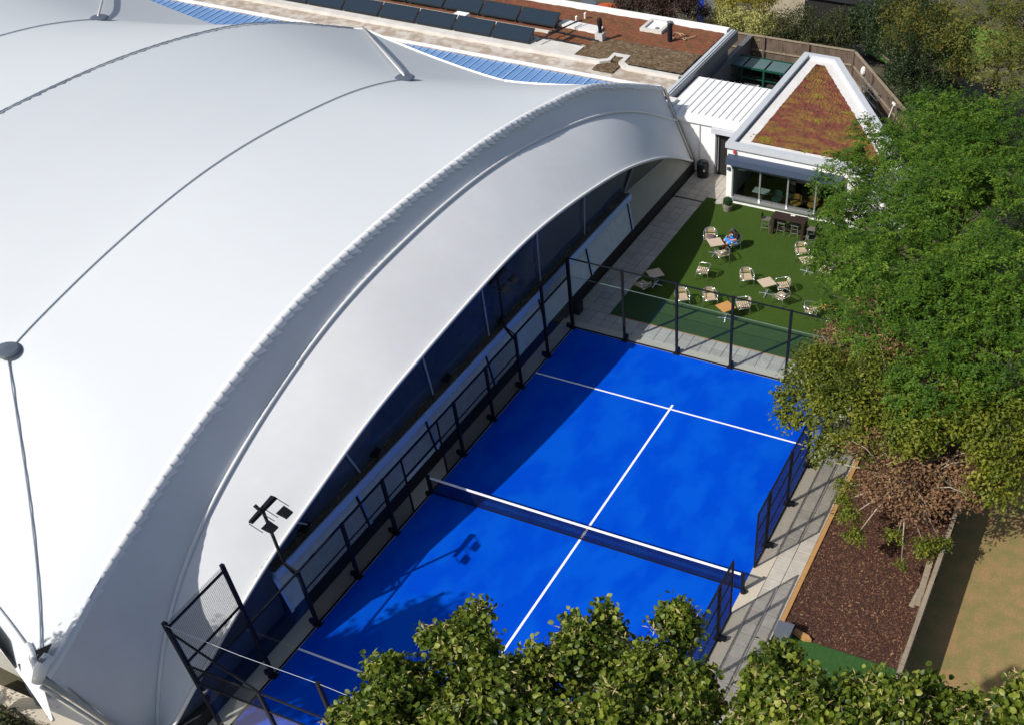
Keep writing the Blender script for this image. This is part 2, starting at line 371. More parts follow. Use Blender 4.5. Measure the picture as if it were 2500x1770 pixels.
EAVE = [(-6.4, -11.1, .25), (-6.3, -10.54, 0.61), (-6.16, -8.94, 1.55), (-6.01, -7.34, 2.27), (-5.98, -6.98, 2.53), (-5.92, -5.77, 2.88), (-5.87, -4.49, 3.21), (-5.8, -3.05, 3.61), (-5.78, -1.97, 3.88), (-5.7, 1.11, 4.32), (-5.68, 4.45, 4.61), (-5.68, 7.39, 4.74), (-5.68, 10.79, 4.5), (-5.69, 13.0, 4.17), (-5.72, 15.33, 3.75), (-5.74, 16.94, 3.32), (-5.77, 18.62, 2.79), (-5.86, 20.69, 1.95), (-5.96, 23.23, 0.61)]
ARCH2 = [(-23.0, y, z) for y, z in ((-11.95, 3.9), (-11.2, 4.15), (-10.3, 4.54), (-8.46, 5.28), (-6.36, 6.06), (-3.67, 6.79), (-1.67, 7.18), (3.28, 7.53), (6.72, 7.49), (8.68, 7.41), (10.77, 7.22), (13.04, 6.92), (16.37, 6.26), (18.2, 5.7), (20.56, 4.80), (23.4, 3.7))]
VALL = [(-15.2, -9.3, 2.8), (-15.2, -7, 4.4), (-15.2, -4.27, 5.61), (-15.2, -3.1, 5.83), (-15.2, -1.35, 6.17), (-15.2, .46, 6.44), (-15.2, 2.35, 6.66), (-15.2, 4.32, 6.8), (-15.2, 6.36, 6.81), (-15.2, 9.86, 6.58), (-15.2, 12.5, 6.27), (-15.2, 14.01, 5.96), (-15.2, 15.58, 5.55), (-15.2, 18.6, 4.4), (-15.2, 22.9, 2.75)]
def resample(pts, n, smooth=3):
    p = np.array(pts, float); d = np.r_[0, np.cumsum(np.linalg.norm(np.diff(p, axis=0), axis=1))]
    # C1 Hermite with finite-difference slopes
    m = np.gradient(p, d, axis=0); t = np.linspace(0, d[-1], n); i = np.clip(np.searchsorted(d, t, side='right')-1, 0, len(d)-2)
    h = (d[i+1]-d[i])[:, None]; s = ((t-d[i])/(d[i+1]-d[i]))[:, None]
    q = (2*s**3-3*s**2+1)*p[i]+(s**3-2*s**2+s)*h*m[i]+(-2*s**3+3*s**2)*p[i+1]+(s**3-s**2)*h*m[i+1]
    for _ in range(smooth): q[1:-1] = .25*q[:-2]+.5*q[1:-1]+.25*q[2:]
    return q
NS = 121
A = resample(ARCH, NS, 30); S = resample(SEAM, NS, 24); L = resample(EAVE, NS, 24); V = resample(VALL, NS, 20)
B = resample(ARCH2, NS, 30); V2 = V + np.array([-15.65, 0, 0]); B2 = B + np.array([-15.65, 0, 0])
hall = thing('sports_hall', 'large white tensile membrane sports hall beside the blue court', 'sports hall', (-7, 6, 0))
def bay(P0, P1, n=16):
    rows = []
    for i in range(n+1):
        u = i/n; wgt = 1-(1-u)**1.35
        q = P0*(1-wgt)+P1*wgt; q[:, 0] = P0[:, 0]*(1-u)+P1[:, 0]*u
        rows.append([tuple(x) for x in q])
    return rows
mb = MB()
for P0, P1 in ((A, V), (B, V), (B, V2), (B2, V2)): mb.grid(bay(P0, P1))
obj('roof_membrane', mb, m_roof, hall, smooth=True)
# upper fascia, hood over the gable, lower canopy band
rows = []
for k in range(9):
    t = k/8; q = A*(1-t)+S*t; q[:, 0] -= .06*math.sin(PI*t); rows.append([tuple(x) for x in q])
obj('upper_fascia', MB().grid(rows), m_band, hall, smooth=True, label='shaded upper fascia strip under the scalloped arch')
rows = []
for k in range(15):
    t = k/14; q = S*(1-t)+L*t
    q[:, 0] += .10*math.sin(PI*t**.8)*np.clip(np.sin(np.linspace(0, PI, NS))*1.6, 0, 1)
    rows.append([tuple(x) for x in q])
obj('lower_fascia', MB().grid(rows), m_band, hall, smooth=True, label='pale lower fascia strip above the clear windows')
# scalloped flap along the arch
n = 900; Af = resample(ARCH, n, 150)
rows = [[], [], [], []]
cum = np.r_[0, np.cumsum(np.linalg.norm(np.diff(Af, axis=0), axis=1))]
for i in range(n):
    p = Af[i]; s = cum[i]/.36; ph = s-math.floor(s); amp = .62*(.9+.5*math.sin(s*1.7)*math.sin(s*.63))*min(1.25, .35+i/n*1.6)*min(1, max(0, (i-18)/40))
    sc = ph**1.6
    rows[0].append((p[0]-.10, p[1], p[2]+.012)); rows[1].append((p[0]+.05, p[1], p[2]+.03+.02*sc))
    rows[2].append((p[0]+.09+.06*sc*amp, p[1]+.08*amp*ph, p[2]-.06-.06*(1-sc)*amp)); rows[3].append((p[0]+.10+.11*sc*amp, p[1]+.22*amp*ph, p[2]-.13-.18*sc*amp))
obj('scalloped_flap', MB().grid(rows), mat('flap_white', (.78, .79, .80), .5), hall, smooth=True)
obj('seam_tube', MB().tube([tuple(x+np.array([.04, 0, .02])) for x in S[2:]], .052, 8), mat('seam_white', (.72, .73, .74), .5), hall, smooth=True)
obj('edge_rope', MB().tube([tuple(x+np.array([.06, 0, -.02])) for x in L], .055, 8), m_rope, hall, smooth=True)
Lt = resample(EAVE, 400, 80); mb = MB()
for i in range(4, 396, 3):
    p, q = Lt[i], Lt[min(399, i+1)]
    mb.bar(tuple(p+np.array([.02, 0, -.075])), tuple(q*.6+p*.4+np.array([.02, 0, -.075])), .06, .07)
obj('edge_lacing', mb, m_tie, hall, kind='stuff')
for P0 in (V, V2):
    obj('valley_cable', MB().tube([tuple(x+np.array([0, 0, .03])) for x in P0 if -4.6 < x[1] < 15.7], .020, 6), m_seam, hall, smooth=True)
# stitched seam on the inner arch, broken into short dashes
Bf = resample(ARCH2, 260, 60)
pts_ = [tuple(Bf[i]+np.array([.05*((i*.37) % 1.0)**3, 0, .022+.02*((i*.37) % 1.0)])) for i in range(2, 254)]
obj('arch_seam', MB().tube(pts_, [.018+.018*((i*.37) % 1.0) for i in range(2, 254)], 5), m_seam, hall, smooth=True)
def disc(p, ang):
    mb = MB(); mb.lathe((p[0], p[1], p[2]+.02), [(.01, 0), (.36, 0), (.40, .04), (.34, .08), (.10, .11), (.01, .12)], 24)
    return mb
d1, d2, d3 = (-15.2, -4.5, 5.56), (-15.2, 15.55, 5.56), (-30.85, 15.55, 5.56)
for d in (d1, d2, d3): obj('mast_disc', disc(d, 0), m_disc, hall, smooth=False)
RV = np.concatenate([np.array(r) for P0, P1 in ((A, V), (B, V), (B, V2)) for r in bay(P0, P1, 30)])
def surf(x, y):
    d = (RV[:, 0]-x)**2+(RV[:, 1]-y)**2; k = np.argsort(d)[:4]; w_ = 1/(d[k]+1e-4); return float((RV[k, 2]*w_).sum()/w_.sum())
for p, q in ((d2, (-23.0, 23.3, 3.75)), (d3, (-38.6, 23.3, 3.75))):
    p, q = Vector(p), Vector(q)
    obj('tie_strut', MB().tube([p+Vector((0, 0, .14)), p.lerp(q, .5)+Vector((0, 0, .10)), q+Vector((0, 0, .08))], .05, 8), m_strut, hall, smooth=True)
for p, q in ((d1, (-7.75, -11.65, 3.95)), ((-30.85, -4.5, 5.56), (-23.2, -11.85, 4.05))):
    pts_ = [Vector(p).lerp(Vector(q), t) for t in np.linspace(0.03, .97, 30)]
    pts_ = [Vector((v.x, v.y, max(surf(v.x, v.y)+.05, -9))) for v in pts_]
    obj('tie_cable', MB().tube(pts_+[Vector(q)], .025, 6), m_seam, hall, smooth=True)
for r_ in ([np.array(r)[-1] for r in bay(A, V)], [np.array(r)[-1] for r in bay(B, V)], [np.array(r)[-1] for r in bay(B, V2)], [np.array(r)[0] for r in bay(A, V)]):
    obj('edge_cable', MB().tube([tuple(x+np.array([0, 0, .03])) for x in r_], .055, 6), m_rope, hall, smooth=True)
# cut edges of the gable hood
E0 = [A[-1], S[-1], L[-1]]; W0 = [A[0], S[0], L[0]]
m_cream = mat('frame_cream', (.50, .48, .42), .5)
obj('hood_edge_frame', MB().tube([tuple(np.array(p)+np.array([.03, .06, .03])) for p in (E0[0], E0[1], E0[2])], .06, 8), m_cream, hall, smooth=True)
obj('hood_edge_gasket', MB().tube([tuple(np.array(p)+np.array([.10, .12, -.08])) for p in (E0[0], E0[1], E0[2])], .035, 6), m_tie, hall, smooth=True)
for dx_, r_ in ((0, .09), (.16, .06)):
    obj('hood_edge_frame', MB().tube([(-7.35+dx_, -12.05-dx_, 3.75), (-6.95+dx_, -11.55-dx_, 1.5), (-6.7+dx_, -11.1-dx_, -.05)], r_, 8), m_cream, hall, smooth=True)
# corner node at the near end
obj('corner_node', MB().tube([(-7.34, -11.62, 4.15), (-7.36, -11.9, 4.02), (-7.40, -12.15, 3.72)], [.11, .145, .12], 12), m_paint, hall, smooth=True)
obj('node_arm', MB().tube([(-8.5, -11.38, 3.66), (-7.5, -11.95, 3.86)], .085, 10), m_paint, hall, smooth=True)
obj('node_vent', MB().box((-7.33, -11.8, 4.19), (.12, .16, .03)), m_frame, hall)
obj('node_opening', MB().add([(-7.95, -11.55, 3.93), (-7.60, -11.3, 4.08), (-7.48, -11.62, 4.05), (-7.62, -11.8, 3.95)], [(0, 1, 2, 3)]), m_dark, hall)
obj('end_window', MB().grid([[(-10.1, -11.42, .45), (-9.0, -11.42, .45), (-8.0, -11.42, .45), (-7.0, -11.40, .45), (-6.8, -11.3, .3)], [(-10.0, -11.40, 1.25), (-9.0, -11.40, 1.5), (-8.2, -11.40, 1.8), (-7.2, -11.42, 1.3), (-6.85, -11.35, .7)], [(-9.8, -11.3, 2.2), (-8.8, -11.3, 2.8), (-8.0, -11.5, 3.3), (-7.25, -11.7, 3.0), (-6.95, -11.5, 1.6)]]), m_vinyl, hall, smooth=True, label='blue clear vinyl end window below the corner node')
obj('end_plinth', MB().bx(-12, -6.6, -11.75, -11.3, -.05, .45), m_conc, hall)
E0l = [np.array(r)[0] for r in bay(A, V)]
rows = [[tuple(q+np.array([0, -.02-.45*t, -.02-t*(.45+q[2]*.32)])) for q in E0l[1:]] for t in np.linspace(0, 1, 5)]
obj('side_membrane', MB().grid(rows), m_roof, hall, smooth=True)
obj('side_rope', MB().tube(rows[-1], .05, 6), m_rope, hall, smooth=True)
obj('end_wall_membrane', MB().grid([[(-16, -10.6, z) for z in (.4, 1.6, 2.8)], [(-11, -10.9, z) for z in (.4, 1.6, 2.9)], [(-10.1, -11.3, z) for z in (.45, 1.6, 3.0)]]), m_beige, hall, smooth=True)
strut = MB().tube([(-10.0, -12.1, 1.6), (-11.2, -12.6, 1.45)], .17, 10).tube([(-11.1, -12.6, 1.5), (-10.6, -12.9, -.05)], .19, 10)
obj('buttress', strut, m_paint, hall, smooth=True)
# clear side windows along the court
def on(curve, y):
    o = np.argsort(curve[:, 1]); return np.array([np.interp(y, curve[o, 1], curve[o, k]) for k in range(3)])
cuts = [-6.3, -4.3, -1.9, 2.15, 5.69, 9.4, 12.99, 16.6]
for i in range(len(cuts)-1):
    ys = np.linspace(cuts[i], cuts[i+1], 9); rows = []
    for t in np.linspace(0, 1, 5):
        row = []
        for y in ys:
            sh = (.75 if -6 < y < 14 else .2)*min(1, max(0, (y+6.3)/1.5))*min(1, max(0, (16.6-y)/2)); e = on(L, y-sh); e[1] += sh; b = np.array([-6.22, y, 2.12]); q = b*(1-t)+e*t; q[0] += -.06*math.sin(PI*t)+.012*math.sin(y*3.1+t*4); q[1] -= t*(.75 if -6 < y < 14 else .2)*min(1, max(0, (y+6.3)/1.5))*min(1, max(0, (16.6-y)/2)) - 0; row.append(tuple(q))
        rows.append(row)
    obj('window_panel', MB().grid(rows), m_vinyl, hall, smooth=True)
for y in cuts[1:]:
    y2 = y-(.75 if y < 14 else 0)*min(1, (16.6-y)/2); e = on(L, y2); obj('window_rib', MB().bar((-6.18, y, 2.12), (e[0]+.02, y2, e[2]-.05), .05, .04), mat('rib_grey', (.36, .38, .40), .5), hall)
ys = np.linspace(-11, -6.3, 14); rows = []
for t in np.linspace(0, 1, 5): rows.append([tuple(np.array([-6.1, y, .5 if y > -9.7 else .02])*(1-t)+np.array([on(L, y)[0], y, max(on(L, y)[2], .03)])*t) for y in ys])
obj('window_panel', MB().grid(rows), mat('vinyl_dark', (.045, .055, .075), .3, noise=[(2, (.065, .075, .09), .6, .2)]), hall, smooth=True, label='dull dark vinyl panel at the near end of the hall side')
obj('window_band', MB().grid([[(-6.3, -8.3, 1.1), (-6.26, -6.3, 1.72)], [(-6.36, -8.4, 1.2), (-6.32, -6.3, 2.0)]]), m_vinylb, hall)
# fabric panel at the far end
ys = np.linspace(16.6, 23.3, 20); rows = []
for t in np.linspace(0, 1, 7): rows.append([tuple(np.array([-5.95, y, .48])*(1-t)+on(L, y)*t+np.array([.03*math.sin(y*5)*t*t-.40*math.sin(PI*t)*min(1, (23.3-y)/6), 0, 0])) for y in ys])
obj('end_fabric', MB().grid(rows), m_beige, hall, smooth=True)
a_, b_ = np.array([-6.20, 16.62, 2.13]), on(L, 19.7)+np.array([0, 0, -.05]); rows = []
for k in range(9):
    t = k/8; q0 = a_*(1-t)+b_*t; q1 = on(L, 16.62+3.08*t)+np.array([-.02, 0, -.02]); rows.append([tuple(q0*(1-j/3)+q1*(j/3)+np.array([.05, 0, 0])) for j in range(4)])
obj('window_panel', MB().grid(rows), mat('vinyl_grey', (.075, .08, .075), .3, noise=[(1.5, (.12, .12, .11), .6, .2)]), hall, smooth=True, label='greyish clear vinyl triangle at the far end of the windows')
obj('fabric_seam', MB().bar(tuple(a_+np.array([.08, 0, 0])), tuple(b_+np.array([.08, 0, 0])), .06, .03), mat('rib_beige', (.44, .44, .40), .6), hall)
# ledge box, shutters, plinth
obj('ledge', MB().bx(-6.3, -5.93, -6.2, 16.75, 1.84, 2.09), m_trim, hall)
obj('ledge_debris', MB().grid([[(x, y, 2.1+.02*random.random()+(.03 if x < -6.15 else 0)) for y in np.linspace(-6.2, 16.7, 120)] for x in (-6.26, -6.2, -6.12, -6.04, -5.975)]), m_debris, hall, kind='stuff')
obj('ledge_rail', MB().bar((-6.24, -6.2, 2.16), (-6.24, 16.7, 2.16), .04), mat('rail_olive', (.20, .18, .13), .7), hall)
mb = MB()
for _ in range(420):
    y = random.uniform(-6, 16.5); mb.box((-6.17+random.uniform(-.05, .05), y, 2.14), (random.uniform(.03, .10), random.uniform(.02, .12), random.uniform(.02, .05)), random.random()*3)
obj('leaf_litter', mb, mat('litter', (.05, .04, .03), .9, noise=[(20, (.12, .09, .05), .8, .2)]), hall, kind='stuff')
bays = [-6.2, -2.35, 1.45, 5.25, 9.05, 12.9, 16.72]
for i in range(6):
    a, b = bays[i]+.10, bays[i+1]-.10; mb = MB(); nsl = 26
    for k in range(nsl):
        z0 = .52+k*(1.30/nsl); z1 = z0+1.30/nsl
        x0 = -5.94-.20*(z0-.52)/1.3; x1 = -5.94-.20*(z1-.52)/1.3
        mb.add([(x0+.018, a, z0), (x0+.018, b, z0), (x1, b, z1-.008), (x1, a, z1-.008), (x1-.012, a, z1), (x1-.012, b, z1)], [(0, 1, 2, 3), (3, 2, 5, 4)])
    obj('roller_shutter', mb, m_shut, hall)
for y in bays:
    mb = MB().bar((-5.93, y, .5), (-6.13, y, 1.84), .13, .05, (0, 1, 0))
    obj('shutter_post', MB().bar((-5.92, y+.03, .5), (-6.12, y+.03, 1.84), .05, .12, (0, 1, 0)), m_trim, hall)
    obj('shutter_guide', MB().bar((-5.90, y-.07, .5), (-6.11, y-.07, 1.84), .04, .05, (0, 1, 0)), m_steel, hall)
obj('plinth', MB().bx(-6.4, -5.93, -11, 23.55, -.05, .47).bx(-5.93, -5.90, -9.5, 16.7, .40, .50), m_black, hall)
for y in (-4.75, -1.3, 2.7, 6.3):     # small floodlights inside the ledge
    l = thing('ledge_floodlight', '%s small black floodlight from the near end of the hall ledge' % ORD[[-4.75, -1.3, 2.7, 6.3].index(y)], 'floodlight', (-6.2, y, 2.15), 'floodlights on the hall ledge')
    obj('lamp_head', MB().box((-6.1, y+.15, 2.33), (.24, .36, .07), .3), m_steel, l)
    obj('bracket', MB().tube([(-6.2, y-.1, 2.15), (-6.22, y-.08, 2.5), (-6.22, y+.25, 2.55), (-6.12, y+.34, 2.36)], .015, 5), m_steel, l)

# ------------------------------------------------------------------ flat roofed building behind
RZ = 2.6
flat = thing('flat_roof_building', 'long low building with red sedum roof behind the hall', 'building', (-20, 29, 0))
obj('wall', MB().bx(-60, -8.0, 25.6, 33.0, -.05, RZ-.25), m_frame, flat)
obj('roof_deck', MB().bx(-60, -7.85, 25.25, 33.25, RZ-.24, RZ-.02), m_felt, flat)
obj('roof_fascia', MB().bx(-7.85, -7.62, 24.9, 33.35, RZ-.45, RZ+.02), m_frame, flat)
obj('roof_capping', MB().bx(-8.02, -7.86, 24.95, 33.3, RZ-.02, RZ+.05).bx(-7.8, -7.74, 24.95, 33.3, RZ+.02, RZ+.05), m_coping, flat)
obj('far_parapet', MB().bx(-60, -8.03, 32.75, 33.2, RZ-.02, RZ+.16), m_paint, flat)
obj('near_parapet', MB().bx(-60, -8.4, 25.3, 25.48, RZ-.02, RZ+.05), m_paint, flat)
# sedum beds
def bed(x0, x1, y0, y1, nx, ny, z=RZ+.02, h=.04):
    return MB().grid([[(x, y, z+h*random.random()) for x in np.linspace(x0, x1, nx)] for y in np.linspace(y0, y1, ny)])
obj('sedum_mat', bed(-60, -8.1, 28.6, 32.7, 200, 30), m_sedum, flat, label='rust red sedum planting along the far side')
obj('sedum_mat', MB().grid([[(x, y, RZ+.075+.04*random.random()) for x in np.linspace(-13.7, -8.1, 40)] for y in np.linspace(27.1, 29.6, 20)]), m_sedumb, flat, label='dry brown sedum planting near the notch')
obj('roof_upstand', MB().prism([(-60, 27.0), (-12.35, 27.0), (-12.0, 27.25), (-12.05, 28.0), (-11.15, 28.0), (-11.1, 27.2), (-10.75, 26.9), (-8.05, 26.85), (-8.05, 26.6), (-10.9, 26.65), (-11.35, 27.05), (-11.35, 27.75), (-11.85, 27.75), (-11.8, 27.1), (-12.2, 26.72), (-60, 26.7)], RZ-.02, RZ+.14), m_feltl, flat)
obj('roof_notch_moss', MB().grid([[(x, y, RZ+.01+.05*random.random()) for x in np.linspace(-12.3, -11.2, 10)] for y in np.linspace(26.0, 27.7, 12)]), m_sedumb, flat)
obj('light_strip', MB().bx(-60, -13.75, 27.0, 28.2, RZ+.0, RZ+.10), m_feltl, flat)
obj('white_slab', MB().prism([(-16.25, 30.15), (-16.2, 30.85), (-13.95, 30.75), (-13.75, 29.95)], RZ+.02, RZ+.14), m_gutter, flat)
hat = thing('roof_hatch', 'square pale hatch sunk in the sedum roof near the far edge', 'hatch', (-11.5, 32, RZ))
obj('hatch_frame', MB().ring([(-12.15, 31.25), (-10.95, 31.25), (-10.95, 32.7), (-12.15, 32.7)], [(-11.98, 31.42), (-11.12, 31.42), (-11.12, 32.53), (-11.98, 32.53)], RZ+.03, RZ+.18), m_feltl, hat)
obj('hatch_lid', MB().bx(-11.98, -11.12, 31.42, 32.53, RZ+.03, RZ+.09), m_paint, hat)
obj('hatch_drain', MB().lathe((-11.4, 31.75, RZ+.09), [(.12, 0), (.10, .04), (.02, .05)], 12), m_frame, hat)
for i, (x, y, lab) in enumerate([(-13.4, 29.3, 'black flue pipe on a grey box amid the brown sedum'), (-10.2, 30.6, 'tall black flue pipe beside the roof hatch')]):
    t = thing('flue_pipe', lab, 'flue', (x, y, RZ), 'flue pipes on the sedum roof')
    if i == 0:
        obj('flue_box', MB().bx(x-.2, x+.2, y-.2, y+.2, RZ, RZ+.42), m_strut, t)
        obj('pipe', MB().lathe((x, y, RZ+.42), [(.09, 0), (.09, .28), (.12, .3), (.12, .62), (.08, .66)], 14), m_steel, t, smooth=False)
    else:
        obj('pipe', MB().lathe((x, y, RZ), [(.12, 0), (.12, .2), (.13, .22), (.13, .85), (.09, .9)], 14), m_steel, t)
        obj('cowl', MB().lathe((x, y, RZ+.93), [(.02, 0), (.16, 0), (.16, .03), (.02, .08)], 14), m_frame, t)
for i, (x, y) in enumerate([(-15.4, 31.6), (-15.6, 31.0)]):
    tag(obj('roof_vent', MB().tube([(x, y, RZ), (x, y, RZ+.28), (x+.08, y, RZ+.34)], .055, 8), m_gutter, at=(x, y, RZ)), ['taller cream vent stub rising from the red sedum', 'shorter cream vent stub rising from the red sedum'][i], 'vent', 'cream roof vents')
tag(obj('loose_cable', MB().tube([(-10.1+.5*math.sin(t*1.3)+t*.06, 31.3+.35*math.cos(t*2.1), RZ+.09) for t in np.linspace(0, 7, 60)], .022, 5), mat('cable_tan', (.40, .26, .16), .7), at=(-9.8, 31.3, RZ)), 'loose tan cable coiled on the sedum roof', 'cable')
tag(obj('junction_box', MB().bx(-21.35, -20.65, 28.45, 29.0, RZ+.2, RZ+.4), m_paint, at=(-21, 28.7, RZ)), 'white square junction box between the two solar rows', 'box')
obj('panel_walkway', MB().bx(-60, -16.2, 29.05, 29.25, RZ+.03, RZ+.12), m_feltl, flat)
# solar collectors
pan = thing('solar_panel', 'dark solar panel, first from the right in the near row', 'solar panel', (0, 0, 0), 'solar panels on the flat roof')
pw, dy, dz = 2.13, .78, .40
fr = MB(); g = MB()
v = lambda x, t, o: (x, t*dy, .12+t*dz+o)
fr.add([v(0, 0, 0), v(pw, 0, 0), v(pw, 1, 0), v(0, 1, 0), v(0, 0, .05), v(pw, 0, .05), v(pw, 1, .05), v(0, 1, .05)], [(3, 2, 1, 0), (4, 5, 6, 7), (0, 1, 5, 4), (1, 2, 6, 5), (2, 3, 7, 6), (3, 0, 4, 7)])
g.add([v(.045, .05, .055), v(pw-.045, .05, .055), v(pw-.045, .95, .055), v(.045, .95, .055)], [(0, 1, 2, 3)])
obj('panel_frame', fr, m_pvf, pan); obj('panel_glass', g, m_pv, pan)
for a_, b_, c_ in ((.1, .1, .2), (pw-.1, .1, .2), (.1, dy-.05, .5), (pw-.1, dy-.05, .5)): obj('panel_stand', MB().bar((a_, b_, 0), (a_, b_, c_), .04), m_frame, pan)
first = True
for row, (y, x1, cnt) in enumerate([(27.25, -16.3, 9), (29.6, -16.1, 9)]):
    for i in range(cnt):
        loc = (x1-2.2*(i+1)+.04, y, RZ+.04); lab = 'dark solar panel, %s from the right in the %s row' % (ORD[i], ['near', 'far'][row])
        if first: pan.location = loc; pan['label'] = lab; first = False
        else: dup(pan, loc, 0, lab)
obj('panel_rail', MB().bar((-15.9, 27.3, RZ+.3), (-15.2, 30.4, RZ+.35), .05).bar((-15.8, 28.2, RZ+.35), (-15.0, 30.5, RZ+.4), .04).bar((-16.1, 29.3, RZ+.12), (-13.4, 29.05, RZ+.12), .06).bar((-16.1, 28.35, RZ+.12), (-13.9, 28.2, RZ+.12), .05).bar((-15.0, 28.3, RZ+.12), (-14.8, 29.1, RZ+.12), .06), m_pvf, flat)
# blue glazed strip between hall and roof
gl = thing('glazed_strip', 'blue translucent roof strip between the hall and the flat roof', 'skylight', (-20, 24, 0))
for x in np.arange(-46, -9.5, .42):
    big = abs((x+46) % 3.78) < .2
    obj('glazing_bar', MB().bar((x, 20.2, 2.42), (x, 25.3, 2.56), .05 if big else .026, .05 if big else .03), m_polyw, gl)
    obj('blue_pane', MB().add([(x+.02, 20.2, 2.405), (x+.40, 20.2, 2.405), (x+.40, 25.3, 2.545), (x+.02, 25.3, 2.545)], [(0, 1, 2, 3)]), m_poly, gl)

# ------------------------------------------------------------------ link building
lk = thing('link_building', 'small white flat block with ribbed white roof joining hall and cafe', 'building', (-5.4, 25, 0))
obj('wall', MB().bx(-7.4, -4.95, 23.62, 27.6, -.02, 2.22).bx(-4.95, -3.8, 23.62, 27.6, 1.95, 2.22).bx(-4.9, -3.8, 23.95, 24.0, -.02, 1.95), m_paint, lk)
for x in (-5.72,): obj('wall_joint', MB().bx(x-.03, x+.03, 23.575, 23.62, .0, 2.2), m_strut, lk)
obj('door', MB().bx(-4.88, -4.0, 23.68, 23.72, 0, 1.93), m_dark, lk)
obj('door_frame', MB().bx(-4.95, -4.87, 23.56, 23.70, 0, 1.98).bx(-4.0, -3.93, 23.56, 23.70, 0, 1.98), m_frame, lk)
obj('door_handle_bar', MB().bar((-4.80, 23.6, .15), (-4.80, 23.6, 1.8), .035), m_alu, lk)
obj('door_hood', MB().bx(-5.08, -3.85, 23.35, 23.62, 1.98, 2.2), m_coping, lk)
obj('roof', MB().bx(-7.55, -3.82, 23.5, 27.85, 2.22, 2.40), m_paint, lk)
for i in range(11): 
    x = -7.0+i*.33; obj('roof_rib', MB().bx(x-.022, x+.022, 24.0, 27.84, 2.40, 2.435), mat('rib_white', (.66, .67, .68), .5), lk)
obj('roof_bracket', MB().bx(-7.75, -7.35, 24.0, 24.9, 1.9, 2.55), m_gutter, lk)

# ------------------------------------------------------------------ cafe pavilion
cafe = thing('cafe_pavilion', 'white wedge shaped cafe with sedum roof and navy awning', 'cafe building', (0, 24, 0))
def inset(poly, d):
    n = len(poly); out = []
    for i in range(n):
        p0, p1, p2 = Vector(poly[i-1]), Vector(poly[i]), Vector(poly[(i+1) % n])
        a = (p1-p0).normalized(); b = (p2-p1).normalized(); na = Vector((-a.y, a.x)); nb = Vector((-b.y, b.x))
        q1 = p0+na*d; q2 = p1+nb*d; det = a.x*(-b.y)-a.y*(-b.x)
        t = ((q2.x-q1.x)*(-b.y)-(q2.y-q1.y)*(-b.x))/det
        out.append(tuple(q1+a*t))
    return out
CP = [(-3.62, 21.3), (4.75, 21.3), (-1.85, 32.0), (-3.62, 32.0)]
PZ = 2.68
in1, in2, in3 = inset(CP, .30), inset(CP, .36), inset(CP, .86)
obj('coping', MB().ring(CP, in1, PZ-.20, PZ), m_coping, cafe)
obj('gutter', MB().ring(in1, in3, PZ-.36, PZ-.16), m_gutter, cafe)
obj('gutter_slot', MB().bx(in1[0][0], in1[0][0]+.09, 21.7, 31.6, PZ-.16, PZ-.14), m_frame, cafe)
gx = []
rows = []
for t in np.linspace(0, 1, 60):
    y = in3[0][1]*(1-t)+in3[2][1]*t; xa = in3[0][0]; xb = in3[1][0]*(1-t)+in3[2][0]*t
    rows.append([(xa+(xb-xa)*k/40, y, PZ-.17+.05*random.random()) for k in range(41)])
obj('sedum_mat', MB().grid(rows), m_sedum2, cafe)
mb = MB()
for x, y, r in [(-.4, 22.3, .22), (.6, 22.5, .16), (1.6, 22.6, .2), (-2.2, 22.7, .25), (.9, 24.6, .2), (2.4, 22.8, .3), (1.6, 24.0, .25), (.2, 26.5, .18), (-1.6, 27.7, .2), (-2.0, 29.4, .16), (-.8, 25.2, .22)]:
    for _ in range(int(60*r/.2)):
        a, q = random.random()*6.28, r*abs(random.gauss(0, .75)); mb.ball((x+q*math.cos(a)*1.6, y+q*math.sin(a)*1.0, PZ-.145), random.uniform(.02, .055), 3, (1, 1, .5))
obj('moss_tuft', mb, m_moss, cafe, kind='stuff')
obj('wall', MB().bx(-3.56, 4.5, 21.42, 21.6, 2.12, PZ-.2).bx(-3.56, 4.5, 21.42, 21.6, -.02, .26).bx(-3.56, -3.28, 21.42, 21.6, .26, 2.12).bx(1.82, 4.5, 21.425, 21.595, .26, 2.12), m_paint, cafe)
obj('side_wall', MB().prism([(-3.56, 21.6), (-3.4, 21.6), (-3.4, 31.8), (-3.56, 31.8)], -.02, PZ-.2).prism([(4.5, 21.6), (4.35, 21.6), (-1.95, 31.8), (-1.8, 31.8)], -.02, PZ-.2).prism([(-3.4, 31.65), (-1.95, 31.65), (-1.95, 31.8), (-3.4, 31.8)], -.02, PZ-.2), m_paint, cafe)
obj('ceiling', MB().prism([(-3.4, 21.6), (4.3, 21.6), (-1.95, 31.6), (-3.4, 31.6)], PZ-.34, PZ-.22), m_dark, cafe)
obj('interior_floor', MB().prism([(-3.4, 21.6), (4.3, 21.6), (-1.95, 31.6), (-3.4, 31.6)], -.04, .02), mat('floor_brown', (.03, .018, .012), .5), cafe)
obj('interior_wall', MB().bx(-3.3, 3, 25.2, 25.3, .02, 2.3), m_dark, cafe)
obj('sill', MB().bx(-3.28, 1.82, 21.26, 21.6, .26, .31), m_alu, cafe)
mull = [-3.26, -2.0, -.73, .53, 1.80]
for i, x in enumerate(mull):
    obj('mullion', MB().bx(x-.035, x+.035, 21.40, 21.50, .31, 1.92), m_frame if i == 0 else m_alu, cafe)
obj('window_head', MB().bx(-3.28, 1.82, 21.43, 21.58, 1.86, 2.12), m_frame, cafe)
for a, b in zip(mull[:-1], mull[1:]):
    obj('window_pane', MB().add([(a+.035, 21.46, .31), (b-.035, 21.46, .31), (b-.035, 21.46, 1.86), (a+.035, 21.46, 1.86)], [(0, 1, 2, 3)]), m_glassc, cafe)
    obj('transom', MB().bx(a+.036, b-.036, 21.44, 21.49, 1.60, 1.66), m_frame, cafe)
